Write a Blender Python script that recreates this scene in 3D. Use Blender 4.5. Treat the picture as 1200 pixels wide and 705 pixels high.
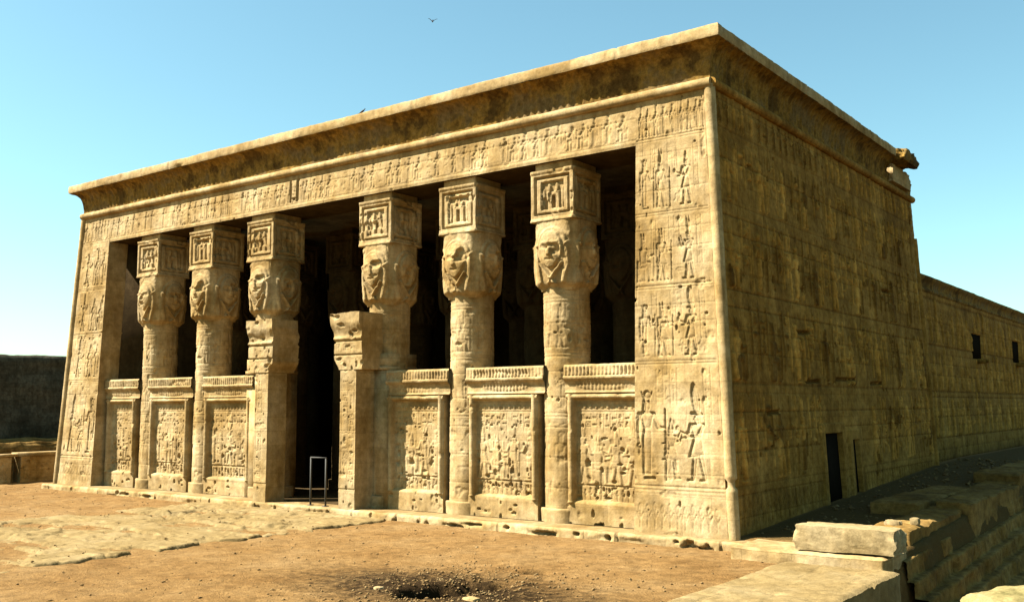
import bpy, math, random
import numpy as np
from math import radians, sin, cos, pi, sqrt
from mathutils import Vector, Matrix

for o in list(bpy.data.objects):
    bpy.data.objects.remove(o)
S = bpy.context.scene
COL = S.collection
rng = np.random.default_rng(7)
random.seed(7)

# ------------------------------------------------------------------ camera
CAM = (33.536, -29.304, 4.209)
YAW, PITCH, ROLL = 0.6429, 0.1052, -0.0038
cam = bpy.data.cameras.new('camera')
cam.sensor_width = 36.0
cam.lens = 1157.0 / 1200.0 * 36.0
cam.clip_start = 0.1
cam.clip_end = 6000
camo = bpy.data.objects.new('camera', cam)
COL.objects.link(camo)
fw = Vector((-sin(YAW) * cos(PITCH), cos(YAW) * cos(PITCH), sin(PITCH)))
r0 = Vector((cos(YAW), sin(YAW), 0))
u0 = r0.cross(fw)
r2 = r0 * cos(ROLL) + u0 * sin(ROLL)
u2 = u0 * cos(ROLL) - r0 * sin(ROLL)
M = Matrix((r2, u2, -fw)).transposed().to_4x4()
M.translation = CAM
camo.matrix_world = M
S.camera = camo

# ------------------------------------------------------------------ light
SUN_EL = radians(47.0)
SUN_AZ = radians(52.0)            # degrees left of the facade's normal
sd = Vector((-sin(SUN_AZ) * cos(SUN_EL), -cos(SUN_AZ) * cos(SUN_EL), sin(SUN_EL)))
sl = bpy.data.lights.new('sun', 'SUN')
sl.energy = 5.0
sl.angle = radians(0.5)
sl.color = (1.0, 0.97, 0.93)
so = bpy.data.objects.new('sun', sl)
COL.objects.link(so)
so.rotation_euler = sd.to_track_quat('Z', 'Y').to_euler()
so.location = sd * 60
W = bpy.data.worlds.new('World')
S.world = W
W.use_nodes = True
nt = W.node_tree
bg = nt.nodes['Background']
sky = nt.nodes.new('ShaderNodeTexSky')
sky.sky_type = 'NISHITA'
sky.sun_disc = False
sky.sun_elevation = SUN_EL
sky.sun_rotation = math.atan2(sd.x, sd.y)
sky.air_density = 1.0
sky.dust_density = .7
sky.ozone_density = 1.0
tint = nt.nodes.new('ShaderNodeMix'); tint.data_type = 'RGBA'; tint.blend_type = 'MULTIPLY'
tint.inputs[0].default_value = 1.0
tint.inputs[7].default_value = (.79, 1.05, 0.88, 1)       # hazy desert air, a little greener than the clear-air model
nt.links.new(sky.outputs[0], tint.inputs[6])
nt.links.new(tint.outputs[2], bg.inputs[0])
bg.inputs[1].default_value = 0.05
S.view_settings.view_transform = 'Standard'
S.view_settings.look = 'None'
S.view_settings.exposure = 2.2
S.view_settings.gamma = 1.0
S.view_settings.use_curve_mapping = False
S.render.engine = 'CYCLES'
try:
    S.cycles.max_bounces = 6
    S.cycles.diffuse_bounces = 4
except Exception:
    pass

# ------------------------------------------------------------------ helpers
def tag(o, label=None, cat=None, group=None, kind=None):
    if label: o['label'] = label
    if cat: o['category'] = cat
    if group: o['group'] = group
    if kind: o['kind'] = kind
    return o

def link(name, me, mat=None, parent=None):
    o = bpy.data.objects.new(name, me)
    COL.objects.link(o)
    if mat is not None and len(me.materials) == 0:
        me.materials.append(mat)
    if parent is not None:
        o.parent = parent
    return o

def empty(name, loc=(0, 0, 0)):
    o = bpy.data.objects.new(name, None)
    COL.objects.link(o)
    o.location = loc
    o.empty_display_size = 0.3
    return o

class MB:
    """collects vertices and faces for ONE mesh"""
    def __init__(s):
        s.v = []; s.f = []; s.n = 0
    def add(s, verts, faces):
        verts = np.asarray(verts, float).reshape(-1, 3)
        faces = [np.asarray(f) + s.n for f in faces] if not isinstance(faces, np.ndarray) else (faces + s.n)
        s.v.append(verts); s.f.append(faces); s.n += len(verts)
    def grid(s, P, closed=False, flip=False):
        """P: (n, m, 3) array of points -> quads"""
        n, m = P.shape[:2]
        idx = np.arange(n * m).reshape(n, m)
        if closed:
            idx2 = np.concatenate([idx, idx[:, :1]], 1)
        else:
            idx2 = idx
        a = idx2[:-1, :-1]; b = idx2[:-1, 1:]; c = idx2[1:, 1:]; d = idx2[1:, :-1]
        q = np.stack([a, b, c, d], -1).reshape(-1, 4)
        if flip: q = q[:, ::-1]
        s.add(P.reshape(-1, 3), q)
    def box(s, x0, x1, y0, y1, z0, z1):
        v = [(x0, y0, z0), (x1, y0, z0), (x1, y1, z0), (x0, y1, z0), (x0, y0, z1), (x1, y0, z1), (x1, y1, z1), (x0, y1, z1)]
        f = [(0, 3, 2, 1), (4, 5, 6, 7), (0, 1, 5, 4), (1, 2, 6, 5), (2, 3, 7, 6), (3, 0, 4, 7)]
        s.add(v, np.array(f))
    def hexa(s, v):
        f = [(0, 3, 2, 1), (4, 5, 6, 7), (0, 1, 5, 4), (1, 2, 6, 5), (2, 3, 7, 6), (3, 0, 4, 7)]
        s.add(v, np.array(f))
    def tube(s, pts, r, n=12, jit=0.0, caps=True):
        pts = np.asarray(pts, float)
        k = len(pts)
        rr = np.full(k, r) if np.isscalar(r) else np.asarray(r, float)
        t = np.gradient(pts, axis=0)
        t /= np.linalg.norm(t, axis=1)[:, None]
        ref = np.array([0, 0, 1.0]) if abs(t[0, 2]) < .9 else np.array([0, 1.0, 0])
        a = np.cross(t, ref); a /= np.linalg.norm(a, axis=1)[:, None]
        b = np.cross(t, a)
        th = np.linspace(0, 2 * pi, n, endpoint=False)
        R = rr[:, None] * (1 + jit * rng.normal(size=(k, n)))
        P = pts[:, None] + R[..., None] * (np.cos(th)[None, :, None] * a[:, None] + np.sin(th)[None, :, None] * b[:, None])
        s.grid(P, closed=True)
        if caps:
            base = s.n
            s.add(P[0], np.array([list(range(n))]))
            s.add(P[-1], np.array([list(range(n - 1, -1, -1))]))
    def build(s, name, mat, parent=None, smooth=False):
        me = bpy.data.meshes.new(name)
        V = np.concatenate(s.v)
        loops = []; tot = []
        for f in s.f:
            if isinstance(f, np.ndarray) and f.ndim == 2:
                loops.append(f.ravel()); tot.append(np.full(len(f), f.shape[1]))
            else:
                for g in f:
                    loops.append(np.asarray(g)); tot.append(np.array([len(g)]))
        L = np.concatenate(loops).astype(np.int32); T = np.concatenate(tot).astype(np.int32)
        me.vertices.add(len(V)); me.vertices.foreach_set('co', V.astype(np.float32).ravel())
        me.loops.add(len(L)); me.loops.foreach_set('vertex_index', L)
        me.polygons.add(len(T))
        st = np.zeros(len(T), np.int32); st[1:] = np.cumsum(T)[:-1]
        me.polygons.foreach_set('loop_start', st); me.polygons.foreach_set('loop_total', T)
        me.update(calc_edges=True)
        me.validate()
        if smooth:
            me.polygons.foreach_set('use_smooth', np.ones(len(me.polygons), bool))
        return link(name, me, mat, parent)

def set_relief_shade(o, val):  # stores the painted relief shading per vertex
    a = o.data.attributes.new('relief_shade', 'FLOAT', 'POINT')
    v = np.zeros(len(o.data.vertices), np.float32); v[:val.size] = val.ravel(); a.data.foreach_set('value', v)

def sst(a, b, x):
    t = np.clip((x - a) / (b - a), 0, 1)
    return t * t * (3 - 2 * t)

_lat = rng.random((257, 257))
def vnoise(x, y, seed=0):
    x = np.asarray(x, float) + seed * 17.31; y = np.asarray(y, float) + seed * 9.77
    xi = np.floor(x).astype(int); yi = np.floor(y).astype(int)
    fx = x - xi; fy = y - yi
    fx = fx * fx * (3 - 2 * fx); fy = fy * fy * (3 - 2 * fy)
    g = lambda i, j: _lat[(i + 31 * seed) % 257, (j + 57 * seed) % 257]
    return ((g(xi, yi) * (1 - fx) + g(xi + 1, yi) * fx) * (1 - fy) + (g(xi, yi + 1) * (1 - fx) + g(xi + 1, yi + 1) * fx) * fy) * 2 - 1

def fbm(x, y, oct=4, seed=0, gain=.5):
    a = 1; r = 0; s = 0
    for k in range(oct):
        r = r + a * vnoise(x * 2 ** k, y * 2 ** k, seed + k); s += a; a *= gain
    return r / s

# ------------------------------------------------------------------ relief carving (height fields)
def sd_cap(x, z, p):
    _, ax, az, bx, bz, ra, rb = p
    dx, dz = bx - ax, bz - az
    L = dx * dx + dz * dz + 1e-9
    t = np.clip(((x - ax) * dx + (z - az) * dz) / L, 0, 1)
    return np.hypot(x - ax - t * dx, z - az - t * dz) - (ra + (rb - ra) * t)
def sd_ell(x, z, p):
    _, cx, cz, rx, rz, a = p
    c, s_ = cos(a), sin(a)
    X = (x - cx) * c + (z - cz) * s_; Z = -(x - cx) * s_ + (z - cz) * c
    k = np.sqrt((X / rx) ** 2 + (Z / rz) ** 2)
    return (k - 1) * min(rx, rz)
def sd_ring(x, z, p):
    _, cx, cz, r, w = p
    return np.abs(np.hypot(x - cx, z - cz) - r) - w
def sd_poly(x, z, p):
    pts = p[1]
    d = np.full(x.shape, 1e9); ins = np.zeros(x.shape, bool)
    n = len(pts)
    for i in range(n):
        ax, az = pts[i]; bx, bz = pts[(i + 1) % n]
        d = np.minimum(d, sd_cap(x, z, (0, ax, az, bx, bz, 0, 0)))
        c = (az > z) != (bz > z)
        with np.errstate(divide='ignore', invalid='ignore'):
            xi = (bx - ax) * (z - az) / (bz - az + 1e-12) + ax
        ins ^= c & (x < xi)
    return np.where(ins, -d, d)
SDF = {'c': sd_cap, 'e': sd_ell, 'r': sd_ring, 'p': sd_poly}
def C(ax, az, bx, bz, ra, rb=None): return ('c', ax, az, bx, bz, ra, ra if rb is None else rb)
def E_(cx, cz, rx, rz, a=0): return ('e', cx, cz, rx, rz, a)
def R_(cx, cz, r, w): return ('r', cx, cz, r, w)
def P_(*pts): return ('p', pts)

class Relief:
    def __init__(s, w, h, res=.03):
        s.w, s.h, s.res = w, h, res
        s.nx = int(round(w / res)) + 1; s.nz = int(round(h / res)) + 1
        s.x = np.linspace(0, w, s.nx); s.z = np.linspace(0, h, s.nz)
        s.X, s.Z = np.meshgrid(s.x, s.z)            # [nz, nx]
        s.H = np.zeros_like(s.X)
    def win(s, x0, x1, z0, z1):
        i0 = max(int((x0) / s.w * (s.nx - 1)) - 1, 0); i1 = min(int((x1) / s.w * (s.nx - 1)) + 3, s.nx)
        j0 = max(int((z0) / s.h * (s.nz - 1)) - 1, 0); j1 = min(int((z1) / s.h * (s.nz - 1)) + 3, s.nz)
        return (slice(j0, j1), slice(i0, i1)) if i1 > i0 and j1 > j0 else None
    def stamp(s, groups, x0, z0, sc, flip=False, depth=.05, mode='sunk', box=(-.55, .55, -.05, 1.5), soft=.35):
        bx = (-box[1], -box[0]) if flip else box[:2]
        wn = s.win(x0 + bx[0] * sc, x0 + bx[1] * sc, z0 + box[2] * sc, z0 + box[3] * sc)
        if wn is None: return
        X = (s.X[wn] - x0) / sc * (-1 if flip else 1); Z = (s.Z[wn] - z0) / sc
        H = s.H[wn]
        for g in groups:
            d = np.full(X.shape, 1e9)
            for p in g:
                d = np.minimum(d, SDF[p[0]](X, Z, p))
            d = d * sc
            m = 1 - sst(-s.res * .5, s.res * .5, d)
            if mode == 'deep':
                ins = -depth * (.8 + .2 * np.exp(np.minimum(d, 0) / .03))
            elif mode == 'sunk':
                ins = -depth * (.18 + .82 * np.exp(np.minimum(d, 0) / (soft * .18)))
            else:
                ins = depth * (.62 + .38 * sst(0, soft * .2, -d))
            H[:] = H * (1 - m) + ins * m
    def line(s, x0, z0, x1, z1, w=.03, d=.02):
        wn = s.win(min(x0, x1) - w * 2, max(x0, x1) + w * 2, min(z0, z1) - w * 2, max(z0, z1) + w * 2)
        if wn is None: return
        dd = sd_cap(s.X[wn], s.Z[wn], (0, x0, z0, x1, z1, 0, 0))
        s.H[wn] -= d * (1 - sst(w * .4, w, dd))
    def pit(s, x, z, r, d):
        wn = s.win(x - 2 * r, x + 2 * r, z - 2 * r, z + 2 * r)
        if wn is None: return
        a = random.uniform(.6, 1.6)
        q = np.hypot((s.X[wn] - x) * a, (s.Z[wn] - z) / a) + .35 * r * fbm(s.X[wn] * 9, s.Z[wn] * 9, 2, int(x * 7 + z) % 50)
        s.H[wn] -= d * (1 - sst(.55 * r, r, q))
    def pits(s, n, r0=.03, r1=.1, d=.08, z0=None, z1=None):
        for _ in range(n):
            s.pit(random.uniform(0, s.w), random.uniform(0 if z0 is None else z0, s.h if z1 is None else z1), random.uniform(r0, r1), random.uniform(.4, 1) * d)
    def ashlar(s, hh=.62, L=1.5, d=.018, w=.022, seed=0):
        z = 0; k = 0
        rr = random.Random(seed)
        while z < s.h:
            z2 = z + hh * rr.uniform(.85, 1.15)
            if rr.random() < .85: s.line(0, z2, s.w, z2 + rr.uniform(-.01, .01), w, d * rr.uniform(.3, 1))
            x = rr.uniform(0, L)
            while x < s.w:
                if rr.random() < .7: s.line(x, z, x, z2, w, d * rr.uniform(.2, 1.1))
                x += L * rr.uniform(.6, 1.4)
            z = z2; k += 1
    def weather(s, a=.02, seed=3, fine=.006):
        s.H += a * fbm(s.X * .7, s.Z * .7, 4, seed) + fine * fbm(s.X * 6, s.Z * 6, 3, seed + 5)
        cr = vnoise(s.X * 2.3, s.Z * 2.3, seed + 11)
        s.H -= .03 * sst(.62, .85, cr) * (1 + fbm(s.X * 8, s.Z * 8, 2, seed + 2))
    def erode(s, thr=.3, seed=9, sc=.9):
        """wears the carving away in patches"""
        m = sst(thr, thr + .35, fbm(s.X * sc, s.Z * sc, 3, seed))
        s.H *= (1 - .8 * m)

# ---- carved figures, unit height, facing +x
def crown(kind, x=.0, z=.93):
    if kind == 'plumes': return [E_(x - .022, z + .17, .024, .17, .05), E_(x + .028, z + .17, .024, .17, -.08)], [C(x - .05, z, x + .05, z, .02)]
    if kind == 'disc': return [E_(x, z + .085, .055, .055)], [C(x - .03, z + .01, x - .085, z + .12, .014, .006), C(x + .03, z + .01, x + .085, z + .12, .014, .006)]
    if kind == 'white': return [P_((x - .05, z - .02), (x + .05, z - .02), (x + .035, z + .1), (x + .012, z + .19), (x - .012, z + .19), (x - .035, z + .1))],
    if kind == 'double': return [P_((x - .06, z - .02), (x + .05, z - .02), (x + .05, z + .06), (x - .03, z + .08), (x - .06, z + .19), (x - .085, z + .19))], [P_((x - .02, z + .06), (x + .045, z + .06), (x + .02, z + .2), (x - .0, z + .2))]
    if kind == 'tall': return [E_(x + .01, z + .22, .075, .23, -.15)], [E_(x + .015, z + .23, .035, .17, -.15)], [C(x - .09, z + .0, x + .09, z + .02, .02)]
    return [E_(x, z - .02, .055, .04)],
def stand(kind='king', cr='white', arms='offer'):
    g = []
    if arms == 'staff':
        g.append([C(.29, .0, .29, .84, .011)])
    if kind == 'king':
        g.append([C(-.03, .46, -.11, .03, .05, .03), C(-.12, .014, -.03, .012, .018)])
        g.append([C(.03, .46, .10, .03, .05, .03), C(.09, .014, .19, .012, .018)])
        g.append([P_((-.065, .61), (.065, .61), (.17, .33), (.06, .33), (-.1, .37))])
        g.append([P_((-.13, .81), (.13, .81), (.065, .60), (-.06, .60))])
    else:
        g.append([P_((-.05, .62), (.055, .62), (.075, .5), (.065, .05), (-.055, .05), (-.07, .5)), C(-.02, .014, .12, .012, .018)])
        g.append([P_((-.11, .81), (.11, .81), (.055, .61), (-.05, .61))])
    g.append([P_((-.075, .79), (-.02, .80), (.0, .95), (-.06, .95))])
    g.append([E_(.012, .88, .042, .055), C(.0, .82, .0, .84, .03)])
    for q in crown(cr): g.append(q)
    if arms == 'offer':
        g.append([C(.11, .78, .17, .64, .03, .022), C(.17, .64, .31, .69, .022, .014)])
        g.append([E_(.35, .73, .035, .045)])
        g.append([C(-.11, .78, .0, .63, .03, .022), C(.0, .63, .26, .60, .02, .014)])
    elif arms == 'staff':
        g.append([C(.11, .78, .18, .62, .03, .022), C(.18, .62, .29, .62, .02, .014)])
        g.append([C(-.12, .78, -.14, .60, .03, .022), C(-.14, .60, -.12, .44, .022, .016), R_(-.12, .40, .025, .01), C(-.12, .37, -.12, .29, .01)])
    else:
        g.append([C(.11, .78, .20, .66, .03, .022), C(.20, .66, .27, .84, .022, .014)])
        g.append([C(-.11, .78, .12, .68, .03, .022), C(.12, .68, .22, .88, .02, .014)])
    return g
def seated(cr='disc'):
    g = [[P_((-.22, 0), (.03, 0), (.03, .30), (-.14, .32), (-.15, .45), (-.22, .45))],
         [C(-.07, .37, .15, .37, .07, .055), C(.15, .37, .15, .04, .05, .03), C(.12, .015, .25, .012, .018)],
         [P_((-.15, .70), (.08, .70), (.03, .38), (-.13, .38))],
         [C(.06, .67, .13, .53, .028), C(.13, .53, .27, .55, .02), C(.28, .1, .28, .8, .01)],
         [P_((-.11, .68), (-.05, .69), (-.03, .85), (-.09, .85))], [E_(-.015, .78, .042, .055), C(-.02, .71, -.02, .74, .03)]]
    for q in crown(cr, -.03, .83): g.append(q)
    return g
TABLE = [[C(0, 0, 0, .3, .03, .015), C(-.15, .31, .15, .31, .015)], [E_(-.08, .37, .05, .05), E_(.05, .38, .07, .06)], [C(-.1, .47, .1, .45, .02)]]
GL = [
    [[E_(.5, .45, .32, .2, -.5), E_(.72, .75, .13, .13), C(.25, .3, .05, .12, .08, .04), C(.5, .3, .5, .03, .04), C(.5, .03, .65, .03, .03)]],
    [[E_(.5, .55, .16, .42), C(.5, .02, .5, .2, .05)]],
    [[C(.02, .4, .2, .6, .05), C(.2, .6, .38, .4, .05), C(.38, .4, .56, .6, .05), C(.56, .6, .74, .4, .05), C(.74, .4, .95, .6, .05)]],
    [[R_(.5, .5, .3, .06)], [E_(.5, .5, .1, .1)]],
    [[E_(.5, .3, .42, .26)]],
    [[R_(.5, .75, .16, .06), C(.5, .58, .5, .02, .06), C(.2, .48, .8, .48, .06)]],
    [[C(.05, .2, .5, .25, .07), C(.5, .25, .7, .55, .06), C(.7, .55, .95, .5, .06)]],
    [[C(.2, .05, .2, .9, .06), C(.5, .05, .5, .9, .06), C(.8, .05, .8, .9, .06)]],
    [[C(.08, .1, .92, .1, .05), C(.08, .85, .92, .85, .05), C(.08, .1, .08, .85, .05), C(.92, .1, .92, .85, .05)], [E_(.5, .45, .16, .2)]],
    [[E_(.45, .72, .14, .14), P_((.2, .05), (.85, .05), (.8, .3), (.6, .6), (.3, .6))]],
    [[E_(.5, .5, .45, .16), ], [E_(.5, .5, .13, .13)]],
    [[P_((.1, .6), (.9, .6), (.75, .25), (.25, .25))]],
    [[C(.5, .02, .5, .7, .05), E_(.55, .8, .2, .16)]],
    [[E_(.5, .4, .28, .34), E_(.5, .82, .18, .14), C(.2, .1, .05, .0, .05), C(.8, .1, .95, 0, .05)]],
]
def glyph(rf, x, z, s, depth=.025, flip=False, mode='sunk'):
    rf.stamp(random.choice(GL), x + (s if flip else 0), z, s, flip, depth, mode, box=(-.05, 1.05, -.05, 1.1), soft=.12)
def text_cols(rf, x0, x1, z0, z1, cw=.34, depth=.025, sep=True, fill=.92, mode='sunk'):
    x = x0
    while x + cw <= x1 + .02:
        if sep: rf.line(x, z0, x, z1, .022 if mode == 'sunk' else .045, .018 if mode == 'sunk' else .06)
        z = z1 - cw
        while z >= z0:
            if random.random() < fill:
                if random.random() < .35:
                    glyph(rf, x + .04, z + .06, cw * .42, depth, False, mode); glyph(rf, x + cw * .52, z + .06, cw * .42, depth, False, mode)
                else: glyph(rf, x + cw * .12, z + .04, cw * .78, depth, False, mode)
            z -= cw * random.uniform(.8, 1.05)
        x += cw
    if sep: rf.line(x, z0, x, z1, .022, .018)
def plants(rf, x0, x1, z0, h, st=.3, depth=.03):
    x = x0
    while x < x1:
        rf.stamp([[C(0, 0, 0, .6, .03), E_(0, .78, .09, .2), C(0, .3, -.16, .6, .025), C(0, .3, .16, .6, .025)]], x, z0, h * random.uniform(.85, 1.05), False, depth, box=(-.3, .3, 0, 1.05), soft=.12)
        x += st

KINDS = [('king', 'white', 'offer'), ('king', 'double', 'staff'), ('lady', 'disc', 'staff'), ('lady', 'plumes', 'staff'), ('king', 'plumes', 'staff'), ('king', 'tall', 'offer'), ('lady', 'disc', 'adore')]
def procession(rf, x0, x1, z0, h, step, depth=.04, flip=None, seats=.25, mode='sunk'):
    x = x0
    while x < x1:
        f = flip if flip is not None else random.random() < .5
        r = random.random()
        if r < seats: rf.stamp(seated(random.choice(['disc', 'double', 'plumes', 'white'])), x, z0, h, f, depth, mode)
        elif r < seats + .12: rf.stamp(TABLE, x, z0, h, f, depth, mode)
        else: rf.stamp(stand(*random.choice(KINDS)), x, z0, h * random.uniform(.94, 1.03), f, depth, mode)
        x += step * random.uniform(.85, 1.15)

# ------------------------------------------------------------------ materials
def stone_mat(name, cols, blocks=.5, bump=.35, streak=.5, rough=.93, grain=1.0, scale=1.0, brick=(1.5, .62), mottle=(.62, 1.13), speckle=0.0, spread=.17, relief_shade=False):
    m = bpy.data.materials.new(name); m.use_nodes = True
    t = m.node_tree; N = t.nodes; L = t.links
    b = N['Principled BSDF']; b.inputs['Roughness'].default_value = rough
    b.inputs['Specular IOR Level'].default_value = .03
    geo = N.new('ShaderNodeNewGeometry')
    def noise(s, det=6, rg=.6, vec=None):
        n = N.new('ShaderNodeTexNoise'); n.inputs['Scale'].default_value = s; n.inputs['Detail'].default_value = det; n.inputs['Roughness'].default_value = rg
        L.new(vec if vec is not None else geo.outputs['Position'], n.inputs['Vector']); return n
    def ramp(f, stops):
        r = N.new('ShaderNodeValToRGB'); L.new(f, r.inputs[0])
        e = r.color_ramp.elements
        while len(e) > 2: e.remove(e[-1])
        e[0].position, e[0].color = stops[0][0], (*stops[0][1], 1); e[1].position, e[1].color = stops[-1][0], (*stops[-1][1], 1)
        for p, c in stops[1:-1]:
            q = e.new(p); q.color = (*c, 1)
        return r
    def mix(a, b_, f, mode='MIX'):
        x = N.new('ShaderNodeMix'); x.data_type = 'RGBA'; x.blend_type = mode
        if isinstance(f, float): x.inputs[0].default_value = f
        else: L.new(f, x.inputs[0])
        L.new(a, x.inputs[6]); L.new(b_, x.inputs[7]); return x.outputs[2]
    n1 = noise(.45 * scale, 7, .65)
    c = ramp(n1.outputs[0], [(.5 - spread, cols[0]), (.5, cols[1]), (.5 + spread, cols[2])]).outputs[0]
    n2 = noise(3.2 * scale, 5, .7)
    r2_ = ramp(n2.outputs[0], [(.34, (mottle[0], mottle[0] * .96, mottle[0] * .88)), (.62, (mottle[1], mottle[1] * .99, mottle[1] * .96))])
    c = mix(c, r2_.outputs[0], .75, 'MULTIPLY')
    if streak > 0:
        mp = N.new('ShaderNodeMapping'); mp.inputs['Scale'].default_value = (1.7, 1.7, .16)
        L.new(geo.outputs['Position'], mp.inputs[0])
        n3 = noise(1.0, 5, .6, mp.outputs[0])
        r3 = ramp(n3.outputs[0], [(.35, (.6, .55, .48)), (.6, (1.05, 1.04, 1.02))])
        c = mix(c, r3.outputs[0], streak, 'MULTIPLY')
    if blocks > 0:
        sx = N.new('ShaderNodeSeparateXYZ'); L.new(geo.outputs['Position'], sx.inputs[0])
        ad = N.new('ShaderNodeMath'); L.new(sx.outputs[0], ad.inputs[0]); L.new(sx.outputs[1], ad.inputs[1])
        cb = N.new('ShaderNodeCombineXYZ'); L.new(ad.outputs[0], cb.inputs[0]); L.new(sx.outputs[2], cb.inputs[1])
        bt = N.new('ShaderNodeTexBrick'); L.new(cb.outputs[0], bt.inputs[0])
        bt.inputs['Color1'].default_value = (.74, .71, .66, 1); bt.inputs['Color2'].default_value = (1.12, 1.1, 1.06, 1)
        bt.inputs['Mortar'].default_value = (.55, .5, .42, 1); bt.inputs['Mortar Size'].default_value = .008
        bt.inputs['Scale'].default_value = 1; bt.inputs['Brick Width'].default_value = brick[0]; bt.inputs['Row Height'].default_value = brick[1]
        c = mix(c, bt.outputs[0], blocks, 'MULTIPLY')
    if speckle > 0:
        mq = N.new('ShaderNodeMapping'); mq.inputs['Scale'].default_value = (5.0, 5.0, 2.6)
        L.new(geo.outputs['Position'], mq.inputs[0])
        n6 = noise(1.0, 4, .65, mq.outputs[0])
        r6 = ramp(n6.outputs[0], [(.38, (.55, .5, .42)), (.52, (1.0, 1.0, 1.0)), (.66, (1.5, 1.48, 1.4))])
        c = mix(c, r6.outputs[0], speckle, 'MULTIPLY')
    if relief_shade:
        # relief light and shade put into the colour: mostly lighter carvings, darker joints and pits
        at = N.new('ShaderNodeAttribute'); at.attribute_name = 'relief_shade'
        mr = N.new('ShaderNodeMapRange'); L.new(at.outputs['Fac'], mr.inputs[0]); mr.inputs[1].default_value = -1; mr.inputs[2].default_value = 1
        r8 = ramp(mr.outputs[0], [(.0, (.42, .38, .34)), (.25, (.62, .59, .55)), (.5, (.92, .92, .92)), (.75, (1.28, 1.26, 1.2)), (1.0, (1.6, 1.55, 1.45))])
        c = mix(c, r8.outputs[0], 1.0, 'MULTIPLY')
    n4 = noise(28, 4, .7)
    r4 = ramp(n4.outputs[0], [(.35, (.8, .79, .77)), (.65, (1.12, 1.12, 1.1))])
    c = mix(c, r4.outputs[0], .6 * grain, 'MULTIPLY')
    L.new(c, b.inputs['Base Color'])
    bp = N.new('ShaderNodeBump'); bp.inputs['Strength'].default_value = bump; bp.inputs['Distance'].default_value = .05
    n5 = noise(14, 6, .7); L.new(n5.outputs[0], bp.inputs['Height']); L.new(bp.outputs[0], b.inputs['Normal'])
    return m
def plain_mat(name, col, rough=.5, metal=0.0, spec=.3):
    m = bpy.data.materials.new(name); m.use_nodes = True
    t = m.node_tree; b = t.nodes['Principled BSDF']
    n = t.nodes.new('ShaderNodeTexNoise'); n.inputs['Scale'].default_value = 9
    r = t.nodes.new('ShaderNodeValToRGB'); t.links.new(n.outputs[0], r.inputs[0])
    r.color_ramp.elements[0].color = (*[c * .75 for c in col], 1); r.color_ramp.elements[1].color = (*[min(1, c * 1.15) for c in col], 1)
    t.links.new(r.outputs[0], b.inputs['Base Color'])
    b.inputs['Specular IOR Level'].default_value = spec; b.inputs['Roughness'].default_value = rough; b.inputs['Metallic'].default_value = metal
    return m

STONE = stone_mat('sandstone', [(.225, .147, .054), (.31, .221, .103), (.36, .275, .150)], blocks=.6, spread=.13)
STONE_SIDE_SHADE = stone_mat('shade_browned_sandstone', [(.175, .090, .017), (.255, .140, .031), (.32, .188, .050)], blocks=.6, streak=.6, scale=1.3, mottle=(.55, 1.25), grain=1.2, bump=.6, speckle=.1, relief_shade=True)  # brown shade of the unlit side put into the stone colour
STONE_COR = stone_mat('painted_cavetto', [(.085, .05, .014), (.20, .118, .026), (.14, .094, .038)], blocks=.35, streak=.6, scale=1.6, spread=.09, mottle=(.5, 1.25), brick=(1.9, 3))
STONE_IN = stone_mat('interior_sandstone', [(.035, .022, .009), (.05, .033, .014), (.07, .046, .02)], blocks=.4)  # interior shade put into the stone colour of roof, walls, floor
STONE_INNER_SHADE = stone_mat('shade_darkened_sandstone', [(.03, .019, .007), (.048, .031, .012), (.065, .043, .018)], blocks=.4)  # darker sandstone copy, interior shade painted into the inner columns
STONE_PALE = stone_mat('pale_limestone', [(.18, .128, .055), (.235, .172, .082), (.275, .21, .11)], blocks=0, streak=.15, scale=1.6)
STONE_DARK = stone_mat('shade_darkened_bank_stone', [(.10, .056, .015), (.17, .10, .028), (.23, .145, .048)], blocks=.3, streak=.2, brick=(1.1, .4), mottle=(.45, 1.25))  # shade of the bank put into the stone colour; rubble heap shares it
MUD = stone_mat('mud_brick', [(.036, .035, .024), (.055, .052, .036), (.075, .068, .047)], blocks=.9, streak=.6, brick=(1.3, .45), mottle=(.5, 1.3))

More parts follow.
